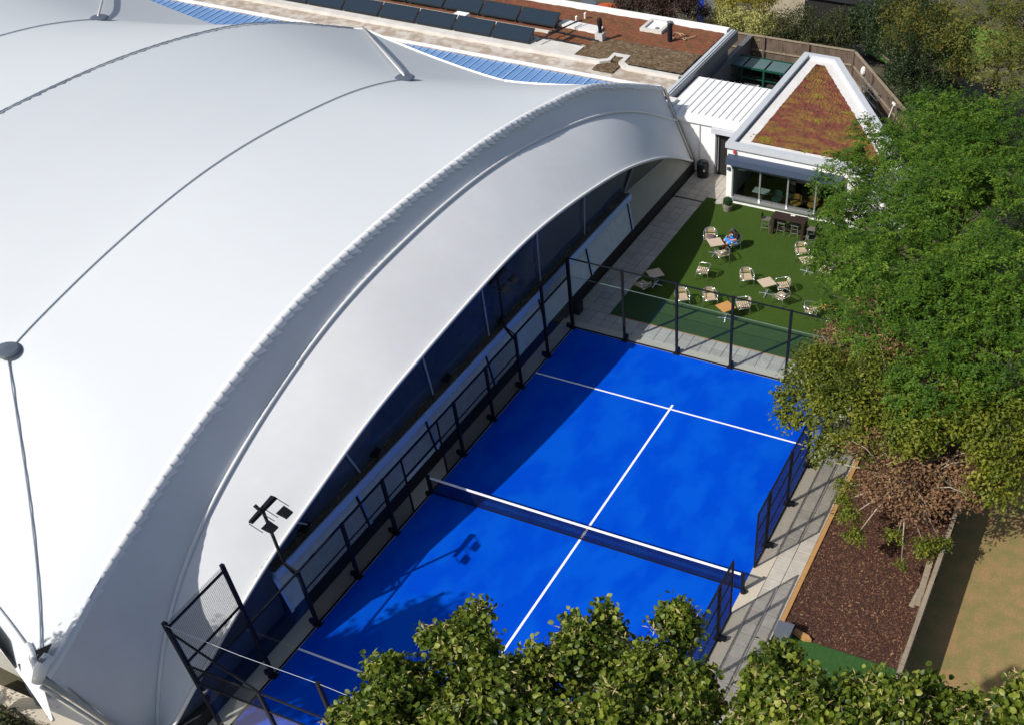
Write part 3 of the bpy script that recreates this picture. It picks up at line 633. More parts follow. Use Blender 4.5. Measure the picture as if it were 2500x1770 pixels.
aw = obj('awning_cassette', MB().add([(-3.5, 21.42, 2.2), (-3.5, 21.10, 2.12), (-3.5, 21.08, 1.86), (-3.5, 21.42, 1.86), (1.66, 21.42, 2.2), (1.66, 21.10, 2.12), (1.66, 21.08, 1.86), (1.66, 21.42, 1.86)], [(0, 1, 2, 3), (7, 6, 5, 4), (0, 4, 5, 1), (1, 5, 6, 2), (2, 6, 7, 3), (3, 7, 4, 0)]), m_navy, cafe)
obj('wall_lamp', MB().box((-3.45, 21.38, 1.55), (.13, .08, .12)), m_navy, cafe)
obj('alarm_box', MB().box((-3.2, 21.36, 2.33), (.13, .09, .10), .3), mat('alarm_red', (.5, .05, .05), .5), cafe)
obj('window_sign', MB().bx(-3.05, -2.72, 21.448, 21.452, 1.55, 1.64), m_signw, cafe)
# things inside the cafe
def seat(x, y, m, lab, nm='lounge_chair', h=.33):
    t = thing(nm, lab, 'chair', (x, y, 0), 'seats inside the cafe')
    obj('seat', MB().lathe((x, y, h-.07), [(.2, 0), (.24, .03), (.24, .07), (.18, .09)], 12), m, t)
    obj('backrest', MB().grid([[(x+.23*math.cos(a), y+.23*math.sin(a), h+z) for a in np.linspace(.3, 2.8, 9)] for z in (.05, .18, .30)]), m, t)
    for k in range(4): obj('leg', MB().tube([(x+.1*math.cos(k*1.57+.8), y+.1*math.sin(k*1.57+.8), h-.07), (x+.19*math.cos(k*1.57+.8), y+.19*math.sin(k*1.57+.8), .02)], .014, 5), m_alu, t)
seat(-1.35, 21.95, m_teal, 'teal tub chair behind the second cafe pane'); seat(-.95, 22.5, m_teal, 'second teal tub chair further inside the cafe')
seat(-.45, 21.9, m_must, 'mustard chair beside the third cafe mullion', h=.36); seat(.25, 22.1, m_must, 'mustard chair inside the third cafe pane'); seat(.95, 21.95, m_must, 'mustard chair inside the rightmost cafe pane'); seat(1.45, 22.15, m_must, 'mustard chair beside the orange shelf')
t = thing('cafe_table', 'small pale table inside the cafe behind the first pane', 'table', (-2.1, 22.0, 0))
obj('tabletop', MB().bx(-2.45, -1.75, 21.75, 22.2, .52, .55), m_signw, t); obj('leg', MB().tube([(-2.1, 22, .02), (-2.1, 22, .52)], .03, 8), m_alu, t)
tag(obj('low_shelf', MB().bx(.75, 1.7, 21.62, 21.85, .02, .42).bx(.7, 1.75, 21.61, 21.9, .42, .45), m_orange, at=(1.2, 21.7, 0)), 'orange topped low shelf inside the right cafe window', 'shelf')
for i, (x, y) in enumerate([(-.2, 22.3), (.35, 22.5)]):
    t = thing('pendant_lamp', ['left', 'right'][i]+' curled silver pendant lamp hanging inside the cafe', 'lamp', (x, y, 1.3), 'pendant lamps in the cafe')
    obj('curl', MB().tube([(x+.08*math.sin(s*4), y, 1.75-.6*s) for s in np.linspace(0, 1, 14)], .022, 6), m_strut, t)
    obj('cord', MB().tube([(x, y, 1.75), (x, y, 2.3)], .006, 4), m_steel, t)

# ------------------------------------------------------------------ fences
def fence(name, label, p, q, h, posts, boards=True, capm=None, base=0):
    p, q = Vector((*p, 0)), Vector((*q, 0)); d = (q-p); ln = d.length; d.normalize(); nrm = Vector((-d.y, d.x, 0)); ang = math.atan2(d.y, d.x)
    t = thing(name, label, 'fence', tuple(p.lerp(q, .5)))
    mb = MB(); nb = int(ln/.105)
    for i in range(nb):
        c = p+d*(i+.5)*ln/nb; hh = h-.06+random.uniform(-.015, .015)
        mb.box((c.x, c.y, hh/2), (ln/nb*.94, .02+.008*(i % 2), hh), ang+random.uniform(-.04, .04))
    obj('boards', mb, m_fence, t, kind='stuff')
    for zr in (h*.52, h*.12):
        obj('rail', MB().bar(p+nrm*-.045+Vector((0, 0, zr)), q+nrm*-.045+Vector((0, 0, zr)), .05, .07), m_fencel, t)
    obj('cap_rail', MB().bar(p+Vector((0, 0, h-.02)), q+Vector((0, 0, h-.02)), .13, .05), capm or m_fencel, t)
    for i in range(posts+1):
        c = p.lerp(q, i/posts)+nrm*-.06; obj('post', MB().box((c.x, c.y, h*.5), (.11, .11, h), ang), m_fence, t)
    return t
fence('far_fence', 'weathered brown closeboard fence in front of the hedge', (-12.0, 36.0), (-2.2, 36.2), 1.5, 4)
fence('diagonal_fence', 'brown timber fence running slantwise behind the cafe', (-2.1, 36.1), (6.2, 24.6), 1.5, 5)
fr = fence('garden_fence', 'grey timber fence seen from above between bark bed and dry lawn', (10.47, 24), (10.47, -6), 1.45, 14)
obj('loose_plank', MB().box((10.27, 1.15, 1.28), (.17, 1.75, .05), .04).box((10.20, .55, 1.24), (.14, .7, .05), -.10), m_fencel, fr)

# green bin shelter in the yard
sh = thing('bin_shelter', 'dark green framed shelter in the sunken yard', 'shelter', (-6.6, 33.5, 0))
for x in (-8.2, -7.2, -6.0, -4.9):
    for y in (33.0, 34.4): obj('post', MB().box((x, y, .5), (.09, .09, 1.0)), m_green, sh)
obj('rail', MB().bx(-8.3, -4.8, 32.95, 33.05, 1.0, 1.07).bx(-8.3, -4.8, 34.35, 34.45, 1.0, 1.07).bx(-8.3, -4.8, 33.0, 33.06, .15, .2).bx(-8.3, -4.8, 33.0, 33.06, .5, .54), m_green, sh)
for a, b in ((-8.2, -7.2), (-7.2, -6.0), (-6.0, -4.9)):
    obj('roof_sheet', MB().bx(a+.05, b-.05, 33.06, 34.34, 1.02, 1.04), mat('shelter_sheet', (.10, .16, .16), .25), sh)
obj('back_panel', MB().bx(-8.2, -4.9, 34.45, 34.5, .1, .9), m_dark, sh)
tag(obj('white_crate', MB().bx(-6.9, -6.2, 32.3, 32.8, 0, .3).bx(-6.95, -6.15, 32.25, 32.85, .3, .34), m_gutter, at=(-6.5, 32.5, 0)), 'pale crate standing in front of the green shelter', 'crate')
tag(obj('yard_wall', MB().bx(-8.0, -7.8, 28, 36, 0, 1.4).bx(-8.02, -7.75, 28, 36, 1.4, 1.46), m_frame, at=(-7.9, 32, 0)), 'dark yard wall below the sedum roof fascia', 'wall')
# chrome rack and brooms by the slanting fence
rk = thing('steel_rack', 'chrome wire trolley rack behind the cafe by the fence', 'rack', (-.4, 33.3, 0))
def rc(a, b): return Vector((-1.05+.60*a+.85*b*.55, 34.2-.78*a+.5*b, 0))
for a in (0, 1.0, 2.0):
    for b in (0, 1): 
        p = rc(a, b); obj('upright', MB().tube([p, p+Vector((0, 0, 1.05))], .03, 6), m_chrome, rk)
for z in (.3, .65, 1.02):
    mb = MB()
    for b in (0, 1): mb.tube([rc(0, b)+Vector((0, 0, z)), rc(2, b)+Vector((0, 0, z))], .024, 6)
    for a in np.linspace(0, 2, 9): mb.tube([rc(a, 0)+Vector((0, 0, z)), rc(a, 1)+Vector((0, 0, z))], .012, 5)
    obj('shelf_frame', mb, m_chrome, rk)
tag(obj('hanging_cloths', MB().ball((-1.25, 34.75, 1.15), .14, 7, (1, 1, 1.6)).ball((-.95, 34.8, 1.2), .11, 7, (1, 1, 1.5)), m_paint, at=(-1.1, 34.8, 1)), 'white bundles hung on top of the chrome rack', 'bundle')
for i, (x, y, m, lb) in enumerate([(1.15, 31.2, m_paint, 'white broom leaning on the slanting fence'), (1.55, 30.6, m_steel, 'dark broom leaning on the slanting fence')]):
    t = thing('broom', lb, 'broom', (x, y, 0), 'brooms by the fence')
    obj('handle', MB().tube([(x-.15, y-.1, .05), (x+.12, y+.1, 1.25)], .022, 6), m, t); obj('head', MB().box((x+.12, y+.1, 1.27), (.3, .07, .1), -.9), m, t)

# ------------------------------------------------------------------ padel enclosure
enc = thing('court_enclosure', 'black steel and glass enclosure around the blue padel court', 'court enclosure', (0, 0, 0))
def post(x, y, h, wd=.085, foot=True):
    o = obj('post', MB().box((x, y, h/2), (wd, wd, h)), m_steel, enc)
    if foot:
        sx = .13 if abs(x) > 5.2 else 0; sy = .12 if abs(y) > 9.9 and abs(x) < 5.2 else 0
        obj('foot', MB().box((x+math.copysign(sx, x) if sx else x, y+sy*np.sign(y), .09), (.10+abs(sx), .10+abs(sy), .16)).box((x, y, .02), (.24, .20, .03)), m_steel, o)
    return o
def rail(p, q, w_=.05): return obj('rail', MB().bar(p, q, w_, w_), m_steel, enc)
def glass(p, q, z0, z1):
    return obj('glass_pane', MB().add([(p[0], p[1], z0), (q[0], q[1], z0), (q[0], q[1], z1), (p[0], p[1], z1)], [(0, 1, 2, 3)]), m_glass, enc)
def mesh(p, q, z0, z1, pitch=.05, th=.0048):
    p, q = Vector((*p, 0)), Vector((*q, 0)); mb = MB(); ln = (q-p).length; d = (q-p)/ln
    for i in range(1, int(ln/pitch)):
        c = p+d*i*pitch; mb.bar((c.x, c.y, z0), (c.x, c.y, z1), th, th)
    nz = int((z1-z0)/(pitch*.74))
    for i in range(1, nz):
        z = z0+(z1-z0)*i/nz; mb.bar((p.x, p.y, z), (q.x, q.y, z), th, th)
    return obj('mesh_panel', mb, m_steel, enc)
X = HW+.04
H6, H4, H3, H2 = 6*K, 4*K, 3*K, 2*K
for s in (-1, 1):                       # long sides
    for y, h, wd in ((-10, H6, .10), (-8, H6, .09), (-6, H3, .09), (-4, H3, .09), (-2, H3, .09), (-1, H3, .05), (1, H3, .05), (2, H3, .09), (4, H3, .09), (6, H3, .09), (8, H4, .09), (10, H4, .11)):
        if s > 0 and y in (-10, -8): h = H4
        post(s*X, y, h, wd, wd > .06)
    hn = H6 if s < 0 else H4
    for y0, y1 in ((-8, -6), (-6, -4), (-4, -2), (-2, -1), (1, 2), (2, 4), (4, 6), (6, 8)):
        rail((s*X, y0, H3-.02), (s*X, y1, H3-.02))
    if s < 0: rail((s*X, -1, H3-.02), (s*X, 1, H3-.02)); rail((s*X, -1, H2), (s*X, 1, H2)); mesh((s*X, -1), (s*X, 1), H2, H3)
    rail((s*X, -10, hn-.2 if s < 0 else hn-.03), (s*X, -8, hn-.2 if s < 0 else hn-.03)); rail((s*X, -10, H3), (s*X, -8, H3)); rail((s*X, 8, H4-.03), (s*X, 10, H4-.03)); rail((s*X, 8, H3), (s*X, 10, H3))
    if s < 0: rail((s*X, -10, H4-.03), (s*X, -8, H4-.03))
    mesh((s*X, -10), (s*X, -8), H3, hn-.04); mesh((s*X, 8), (s*X, 10), H3, H4-.04)
    for y0, y1, z1 in ((-10, -8, H3), (-8, -6, H3 if s < 0 else H3), (6, 8, H3), (8, 10, H3)): glass((s*X, y0+.05), (s*X, y1-.05), .03, z1-.04)
    for y0, y1 in ((-6, -4), (-4, -2), (-2, -1), (1, 2), (2, 4), (4, 6)):
        mesh((s*X, y0), (s*X, y1), .04, H3-.04)
        for z in ((H2, K) if s > 0 else (H2*.98,)): rail((s*X, y0, z), (s*X, y1, z), .032)
        rail((s*X, y0, .04), (s*X, y1, .04), .04)
for x in (-3.18, -1.06, 1.06, 3.18):
    post(x, 10.04, H4); post(x, -10.04, H6 if x == -1.06 else H4)
for sgn in (-1, 1):
    y = sgn*10.04
    rail((-X, y, H4-.03), (X, y, H4-.03), .04)
    for a, b in zip((-X, -3.18, -1.06, 1.06, 3.18), (-3.18, -1.06, 1.06, 3.18, X)):
        glass((a+.05, y), (b-.05, y), .03, H3-.02); obj('glass_edge', MB().bar((a+.05, y, H3-.015), (b-.05, y, H3-.015), .012), mat('glass_edge_green', (.16, .24, .22), .3), enc)
        if sgn < 0: rail((a, y, H3), (b, y, H3), .04)
    obj('base_rail', MB().bar((-X, y, .03), (X, y, .03), .05, .04), m_steel, enc)
rail((-X, -10.04, H6-.2), (-X+2.2, -10.04, H4), .045); obj('top_cable', MB().tube([(-X, -10.04, H6-.03), (-3.2, -10.04, H6-.10), (-1.06, -10.04, H6-.03), (1, -10.04, H6-.12)], .006, 5), m_seam, enc)
mesh((-X, -10.04), (-3.18, -10.04), H3, H4-.03)
for a_, b_ in (((-X, -10, .025), (-X, 10, .025)), ((X, 2, .025), (X, 10, .025)), ((X, -10, .025), (X, -2, .025))):
    obj('base_rail', MB().bar(a_, b_, .045, .03), m_steel, enc)
# net
net = thing('court_net', 'black net with white top tape across the blue court', 'net', (0, 0, 0))
mb = MB(); NH = .88*K
zt = lambda x: NH+.03*(abs(x)/5.3)**2
for i in range(1, 225): 
    x = -5.25+i*10.5/225; mb.bar((x, 0, .03), (x, 0, zt(x)-.03), .0075)
for k in range(1, 15):
    z = .03+(NH-.06)*k/15; mb.bar((-5.25, 0, z), (5.25, 0, z), .0075)
obj('netting', mb, m_steel, net)
obj('tape', MB().grid([[(x, .02*s, zt(x)+o) for x in np.linspace(-5.25, 5.25, 30)] for s, o in ((-1, -.05), (-1, .012), (1, .012), (1, -.05))]), mat('tape_white', (.82, .82, .80), .7), net)
obj('bottom_cord', MB().bar((-5.25, 0, .03), (5.25, 0, .03), .025), m_steel, net)
for s in (-1, 1): 
    o = obj('net_post', MB().box((s*5.33, 0, NH/2+.04), (.10, .10, NH+.08)), m_steel, net); obj('wheel', MB().lathe((s*5.39, -.09, .0), [(.02, 0), (.09, .02), (.09, .09), (.02, .11)], 12), m_steel, o)
# lamp masts
def lamp(y, lab, rz):
    t = thing('lamp_mast', lab, 'lamp post', (-X-.12, y, 0), 'floodlight masts on the court fence')
    x = -X-.1
    obj('mast', MB().tube([(-X, y, 1.95), (x-.25, y, 2.36), (x-.28, y, 2.5), (x-.28, y, 4.32)], .045, 8), m_steel, t, smooth=True)
    obj('strut', MB().tube([(-X, y, H3-.03), (x-.27, y, 2.45)], .025, 6), m_steel, t)
    obj('cross_arm', MB().add([(x-.37, y-.47, 4.30), (x-.24, y-.47, 4.30), (x-.21, y+.52, 4.35), (x-.42, y+.52, 4.35), (x-.35, y-.45, 4.37), (x-.27, y-.45, 4.37), (x-.25, y+.49, 4.43), (x-.38, y+.49, 4.43)], [(3, 2, 1, 0), (4, 5, 6, 7), (0, 1, 5, 4), (1, 2, 6, 5), (2, 3, 7, 6), (3, 0, 4, 7)]), m_steel, t)
    for yy in (-.32, .28):
        h = obj('floodlight', MB().add([(x-.02, y+yy-.15, 4.22), (x+.27, y+yy-.13, 4.11), (x+.27, y+yy+.13, 4.11), (x-.02, y+yy+.15, 4.22), (x+.02, y+yy-.15, 4.27), (x+.29, y+yy-.13, 4.16), (x+.29, y+yy+.13, 4.16), (x+.02, y+yy+.15, 4.27)], [(3, 2, 1, 0), (4, 5, 6, 7), (0, 1, 5, 4), (1, 2, 6, 5), (2, 3, 7, 6), (3, 0, 4, 7)]), m_steel, t)
        obj('floodlight_bracket', MB().tube([(x-.28, y+yy-.22, 4.36), (x+.1, y+yy-.23, 4.2)], .012, 5).tube([(x-.28, y+yy+.22, 4.38), (x+.1, y+yy+.23, 4.2)], .012, 5), m_steel, h)
    obj('sensor', MB().tube([(x-.30, y-.05, 4.38), (x-.44, y-.05, 4.52)], .05, 8), m_steel, t)
lamp(-6, 'black floodlight mast against the white fascia at the near end', 0)
lamp(6, 'black floodlight mast in front of the dark hall windows', 0)

# ------------------------------------------------------------------ terrace furniture
tb = thing('bistro_table', 'x', 'table', (0, 0, 0), 'square tables on the green terrace')
obj('tabletop', MB().box((0, 0, .535), (.58, .58, .022)), m_top, tb)
obj('column', MB().tube([(0, 0, .03), (0, 0, .53)], .03, 10), m_chrome, tb)
for k in range(4):
    a = k*PI/2+PI/4; obj('foot', MB().bar((0, 0, .045), (.30*math.cos(a), .30*math.sin(a), .02), .05, .03), m_chrome, tb)
TB = [(-2.34, 17.11, 40, 'tan table beside the seated person', m_top), (.63, 15.10, 48, 'tan table standing free in the middle of the terrace', m_top), (-.23, 12.87, 56, 'orange brown table behind the court glass', m_topo), (1.60, 17.3, 40, 'tan table partly under the tree leaves near the dark bar table', m_top), (3.41, 14.38, 50, 'orange brown table under the tree at the right of the terrace', m_topo), (-3.67, 13.96, 47, 'dull tan table in the shade by the paved path', m_top)]
for i, (x, y, a, lab, m) in enumerate(TB):
    t = tb if i == 0 else dup(tb, (0, 0, 0), 0, lab)
    t.location = (x, y, .01); t.rotation_euler = (0, 0, math.radians(a)); t['label'] = lab
    if m is not m_top:
        for c in t.children:
            if c.name.startswith('tabletop'): c.data = c.data.copy(); c.data.materials[0] = m
ch = thing('bistro_chair', 'x', 'chair', (0, 0, 0), 'slatted bistro chairs on the terrace')   # faces +x
SHT = .335
for i in range(6):
    x = -.20+i*.083; obj('seat_slat', MB().box((x, 0, SHT), (.056, .42, .018)), m_wood, ch)
for k, z in enumerate((.40, .455, .51)):
    mb = MB(); rows = []
    for s, t in ((0, 0), (1, 0), (1, 1), (0, 1), (0, 0)):
        rows.append([(-.235-.03*(z-.4)/.1-.035*math.cos(a*1.2)+.016*s, .20*math.sin(a)/.84, z+.034*t) for a in np.linspace(-1, 1, 7)])
    obj('back_slat', mb.grid(rows), m_wood, ch)
loop = [(.24, -.27, .0), (.23, -.275, .30), (.21, -.28, .47), (.12, -.285, .492), (-.05, -.28, .50), (-.2, -.23, .535), (-.29, -.12, .57), (-.31, 0, .575), (-.29, .12, .57), (-.2, .23, .535), (-.05, .28, .50), (.12, .285, .492), (.21, .28, .47), (.23, .275, .30), (.24, .27, 0)]
obj('arm_loop', MB().tube(loop, .0165, 7), m_chrome, ch, smooth=True)
obj('frame', MB().tube([(-.26, -.22, 0), (-.23, -.21, SHT-.02), (-.28, -.18, .55)], .015, 6).tube([(-.26, .22, 0), (-.23, .21, SHT-.02), (-.28, .18, .55)], .015, 6).tube([(-.23, -.22, SHT-.03), (.23, -.27, SHT-.03)], .014, 6).tube([(-.23, .22, SHT-.03), (.23, .27, SHT-.03)], .014, 6).tube([(.23, -.27, SHT-.03), (.23, .27, SHT-.03)], .014, 6), m_chrome, ch, smooth=True)
CH = [(-2.84, 17.80, (.35, -.9), 'slatted chair with plum cushion left of the seated person'),
      (-1.87, 16.72, (-.5, .5), 'slatted chair seen from behind under the occupied table'),
      (-2.13, 15.24, (-.95, -.15), 'slatted chair alone below the occupied table, facing the path'),
      (-.36, 15.48, (.5, -.85), 'slatted chair alone in the middle of the terrace'),
      (1.17, 15.47, (-.75, -.5), 'slatted chair at the upper right of the middle table'),
      (1.40, 14.73, (-.8, .35), 'slatted chair with open back at the lower right of the middle table'),
      (-1.17, 13.56, (.5, -.85), 'slatted chair right of the far glass post row, facing the court'),
      (-2.16, 13.13, (.5, -.85), 'slatted chair partly behind the second fence post'),
      (.22, 13.56, (-.75, -.45), 'slatted chair behind the orange brown table at the glass'),
      (1.03, 18.22, (.5, -.8), 'slatted chair near the dark bar table at the right'),
      (2.77, 14.30, (.95, .1), 'slatted chair left of the orange table under the tree'),
      (-3.91, 13.30, (.3, .9), 'slatted chair in shade below the table by the path'),
      (2.42, 17.25, (-.9, .1), 'slatted chair almost hidden by leaves beside the right table'),
      (-1.80, 17.78, (-.69, -.72), 'slatted chair on which the person sits')]
for i, (x, y, d, lab) in enumerate(CH):
    t = ch if i == 0 else dup(ch, (0, 0, 0), 0, lab)
    t.location = (x, y, .012); t.rotation_euler = (0, 0, math.atan2(d[1], d[0])); t['label'] = lab
tag(obj('cushion', MB().ball((-2.80, 17.72, SHT+.05), .19, 9, (1, 1, .26)), m_cush, smooth=True, at=(-2.8, 17.72, SHT)), 'plum seat cushion lying on the chair at the path side', 'cushion')
# bar table and stools
bt = thing('bar_table', 'dark brown high bar table in front of the cafe window', 'table', (-.05, 19.83, 0))
obj('tabletop', MB().bx(-.80, .69, 19.54, 20.11, .75, .79), m_brown, bt)
for x in (-.72, .61):
    for y in (19.61, 20.04): obj('leg', MB().bx(x-.055, x+.055, y-.055, y+.055, .012, .75), m_brown, bt)
obj('side_slats', MB().bx(-.73, -.70, 19.66, 20.0, .1, .72).bx(.60, .63, 19.66, 20.0, .1, .72).bx(-.66, .55, 19.80, 19.86, .18, .23), m_brown, bt)
tag(obj('menu_card', MB().box((.02, 20.02, .795), (.19, .09, .012), .1), m_paint, at=(.02, 20.02, .79)), 'small white card on the dark bar table', 'card')
bs = thing('bar_stool', 'x', 'stool', (0, 0, 0), 'bar stools around the dark table')
obj('seat', MB().box((0, 0, .54), (.36, .34, .025)), m_stool, bs)
obj('backrest', MB().grid([[(-.18-.03*z+.016*s, y, .58+z*.2) for y in np.linspace(-.15, .15, 5)] for s, z in ((0, 0), (0, 1), (1, 1), (1, 0), (0, 0))]), m_steel, bs)
for a, b in ((-1, -1), (1, -1), (1, 1), (-1, 1)): obj('leg', MB().tube([(.13*a, .12*b, .53), (.19*a, .18*b, .01)], .014, 6), m_stool, bs)
obj('footrest', MB().tube([(.16, -.16, .2), (.16, .16, .2), (-.16, .16, .2), (-.16, -.16, .2), (.16, -.16, .2)], .012, 6), m_stool, bs)
for i, (x, y, rz, lab) in enumerate([(-1.06, 19.75, 0.1, 'grey bar stool at the left end of the dark table'), (.98, 19.72, PI, 'grey bar stool at the right end of the dark table'), (-.36, 19.80, PI/2, 'dark bar stool left of centre tucked under the dark table'), (.24, 19.80, PI/2, 'dark bar stool right of centre tucked under the dark table'), (1.15, 19.0, 2.2, 'dark stool standing in the leaf shade before the table')]):
    t = bs if i == 0 else dup(bs, (0, 0, 0), 0, lab)
    t.location = (x, y, .01); t.rotation_euler = (0, 0, rz); t['label'] = lab
# ------------------------------------------------------------------ person
def skin(name, chains, m, parent, sub=2):
    vs, es, rs = [], [], []
    idx = {}
    for chain in chains:
        prev = None
        for p, r in chain:
            key = tuple(round(c, 4) for c in p)
            if key not in idx: idx[key] = len(vs); vs.append(p); rs.append(r)
            if prev is not None and prev != idx[key]: es.append((prev, idx[key]))
            prev = idx[key]
    me = bpy.data.meshes.new(name); me.from_pydata(vs, es, []); o = bpy.data.objects.new(name, me); COL.objects.link(o)
    md = o.modifiers.new('skin', 'SKIN'); md.use_smooth_shade = True
    for i, d in enumerate(me.skin_vertices[0].data):
        d.radius = (rs[i] if isinstance(rs[i], tuple) else (rs[i], rs[i])); d.use_root = (i == 0)
    if sub: s = o.modifiers.new('sub', 'SUBSURF'); s.levels = s.render_levels = sub
    dg = bpy.context.evaluated_depsgraph_get(); ev = o.evaluated_get(dg)
    nm = bpy.data.meshes.new_from_object(ev); o.modifiers.clear(); o.data = nm; nm.materials.clear(); nm.materials.append(m); nm.shade_smooth()
    if parent: o.parent = parent
    return o
ps = thing('person', 'person in black shirt, blue shorts and dark cap sitting at the table looking down', 'person', (-1.80, 17.78, .012))
ps.rotation_euler = (0, 0, math.atan2(-.72, -.69))
def arm(s):
    return [((-.08, .0, .70), .07), ((-.09, .15*s, .695), .055), ((-.02, .245*s, .55), .042), ((.16, .15*s, .50), .034), ((.215, .085*s, .53), .026)]
body = [[((-.04, 0, .42), .125), ((-.09, 0, .50), .120), ((-.10, 0, .60), .130), ((-.08, 0, .70), .10), ((-.03, 0, .765), .05), ((.0, 0, .80), .05)], [((-.08, 0, .70), .10)]+arm(1)[1:], [((-.08, 0, .70), .10)]+arm(-1)[1:]]
for s in (1, -1):
    body.append([((-.04, 0, .42), .125), ((.02, .085*s, .40), .088), ((.36, .13*s, .415), .066), ((.40, .12*s, .24), .046), ((.43, .115*s, .07), .034), ((.52, .12*s, .045), .03)])
skin('body', body, m_skin, ps)
skin('shirt', [[((-.05, 0, .40), .150), ((-.095, 0, .50), .158), ((-.105, 0, .60), .172), ((-.085, 0, .69), .138), ((-.03, 0, .755), .070)], [((-.085, 0, .69), .138), ((-.09, .155, .69), .084), ((-.04, .228, .59), .075), ((-.02, .245, .555), .066)], [((-.085, 0, .69), .138), ((-.09, -.155, .69), .084), ((-.04, -.228, .59), .075), ((-.02, -.245, .555), .066)]], m_shirt, ps)
skin('shorts', [[((-.05, 0, .415), .155), ((.02, .085, .40), .118), ((.20, .115, .41), .108), ((.385, .13, .412), .096)], [((-.05, 0, .415), .155), ((.02, -.085, .40), .118), ((.20, -.115, .41), .108), ((.385, -.13, .412), .096)]], m_shorts, ps)
skin('head', [[((-.01, 0, .78), .05), ((.04, 0, .835), .076), ((.065, 0, .87), .078)], ], m_skin, ps)
fb = MB().ball((.135, 0, .815), .018, 5).ball((.122, .035, .835), .010, 4).ball((.122, -.035, .835), .010, 4).ball((.05, .088, .83), .022, 5, (1, .5, 1)).ball((.05, -.088, .83), .022, 5, (1, .5, 1)).ball((.12, 0, .79), .016, 4, (1, 1.5, .5))
o = obj('face', fb, m_skin); o.parent = ps
o = obj('cap', MB().ball((.045, 0, .875), .108, 10, (1.08, .98, .66)).ball((.15, 0, .855), .078, 8, (1.1, .95, .16)), m_cap, smooth=True); o.parent = ps
for s in (1, -1):
    ch_ = [[((.205, .085*s, .53), .020), ((.235, .065*s, .545), .021), ((.255, .055*s, .552), .018)]]
    skin('hand', ch_, m_skin, ps, 1)
    mb = MB()
    for k in range(4): mb.tube([(.25, (.075-.013*k)*s, .55), (.275, (.068-.013*k)*s, .565-.003*k), (.272, (.055-.013*k)*s, .585)], [.0085, .008, .006], 5)
    mb.tube([(.225, .06*s, .555), (.245, .04*s, .575), (.26, .032*s, .585)], [.010, .009, .007], 5)
    o = obj('fingers', mb, m_skin); o.parent = ps
    o = obj('shoe', MB().ball((.47, .12*s, .045), .105, 8, (1.1, .45, .5)), m_shoe, smooth=True); o.parent = ps
o = obj('shirt_logo', MB().box((.062, .0, .655), (.012, .07, .045)), m_paint); o.parent = ps; o.rotation_euler = (0, 0, 0)
pc = Matrix.Rotation(math.atan2(-.72, -.69), 3, 'Z')@Vector((.275, 0, .585))
tag(obj('phone', MB().box((-1.80+pc.x, 17.78+pc.y, .012+pc.z), (.012, .06, .10), math.atan2(-.72, -.69)), m_steel, at=(-1.8+pc.x, 17.78+pc.y, .5)), 'dark phone held in both hands by the seated person', 'phone')
# ------------------------------------------------------------------ small street things
bn = thing('litter_bin', 'round black litter bin beside the white wall', 'bin', (-5.36, 23.15, 0))
obj('drum', MB().lathe((-5.36, 23.15, .01), [(.24, 0), (.27, .04), (.28, .62), (.25, .70), (.14, .76), (.02, .78)], 20), mat('bin_black', (.012, .012, .014), .35), bn, smooth=True)
obj('bin_badge', MB().box((-5.20, 22.90, .42), (.08, .02, .09), .6), m_strut, bn)
pl = thing('planter', 'grey stone pot with clipped green ball by the cafe corner', 'planter', (-3.19, 20.70, 0))
obj('pot', MB().lathe((-3.19, 20.70, .01), [(.17, 0), (.23, .22), (.24, .28), (.20, .28), (.19, .24)], 18), m_pot, pl)
tag(obj('dark_crate', MB().box((-5.66, 11.02, .2), (.34, .36, .40)).box((-5.66, 11.02, .41), (.37, .39, .03)), m_black, at=(-5.66, 11.02, 0)), 'black box standing by the far left court corner', 'box')
sb = thing('meter_box', 'slate grey box at the near end of the timber edging', 'box', (7.05, -1.3, 0))
obj('cabinet', MB().box((7.05, -1.33, .25), (.42, .42, .5)), m_box, sb); obj('lid', MB().box((7.05, -1.33, .515), (.47, .47, .03)), m_box, sb)
tag(obj('timber_peg', MB().prism([(7.25, -1.02), (7.62, -1.16), (7.82, -1.10), (7.70, -.98), (7.28, -.88)], .02, .14), m_edge, at=(7.5, -1.05, 0)), 'pointed yellow timber peg lying beside the grey box', 'peg')

# ------------------------------------------------------------------ background houses and garden bits
gp = thing('gate_pillar', 'cream rendered garden wall pillar beyond the yellow shrubs', 'pillar', (-8, 42.6, 0))
obj('shaft', MB().prism([(-9.2, 42), (-7.0, 42.6), (-7.4, 44), (-9.6, 43.4)], 0, 2.6), m_brick, gp); obj('cap', MB().prism([(-9.3, 41.9), (-6.9, 42.5), (-7.3, 44.1), (-9.7, 43.5)], 2.6, 2.72), m_paint, gp)
hs = thing('dark_shed', 'dark shed with sloping roof behind the hedge', 'shed', (-4, 43, 0))
obj('wall', MB().bx(-6.5, -1.5, 41.5, 46, 0, 1.9), m_dark, hs); obj('roof', MB().add([(-6.7, 41.3, 1.9), (-1.3, 41.3, 1.9), (-1.3, 46.2, 2.9), (-6.7, 46.2, 2.9)], [(0, 1, 2, 3)]), m_black, hs)
struct('driveway', sheet(-9, 2, 38.6, 48, -.02), m_asph)
struct('garden_lawn', MB().add([(-2.5, 39.5, .3), (1.5, 36.5, .3), (6, 44, .5), (0, 46, .5)], [(0, 1, 2, 3)]), mat('bright_lawn', (.10, .20, .025), .95, noise=[(3, (.14, .24, .03), .7, .2)]))
gd = thing('garden_door', 'bright blue garden door between copper tree and yellow shrub', 'door', (-12.6, 40.0, 0))
obj('leaf', MB().bx(-12.55, -12.15, 40, 40.1, .0, 1.55), m_bluep, gd); obj('frame', MB().bx(-12.15, -11.5, 40, 40.15, 0, 1.6), m_frame, gd)
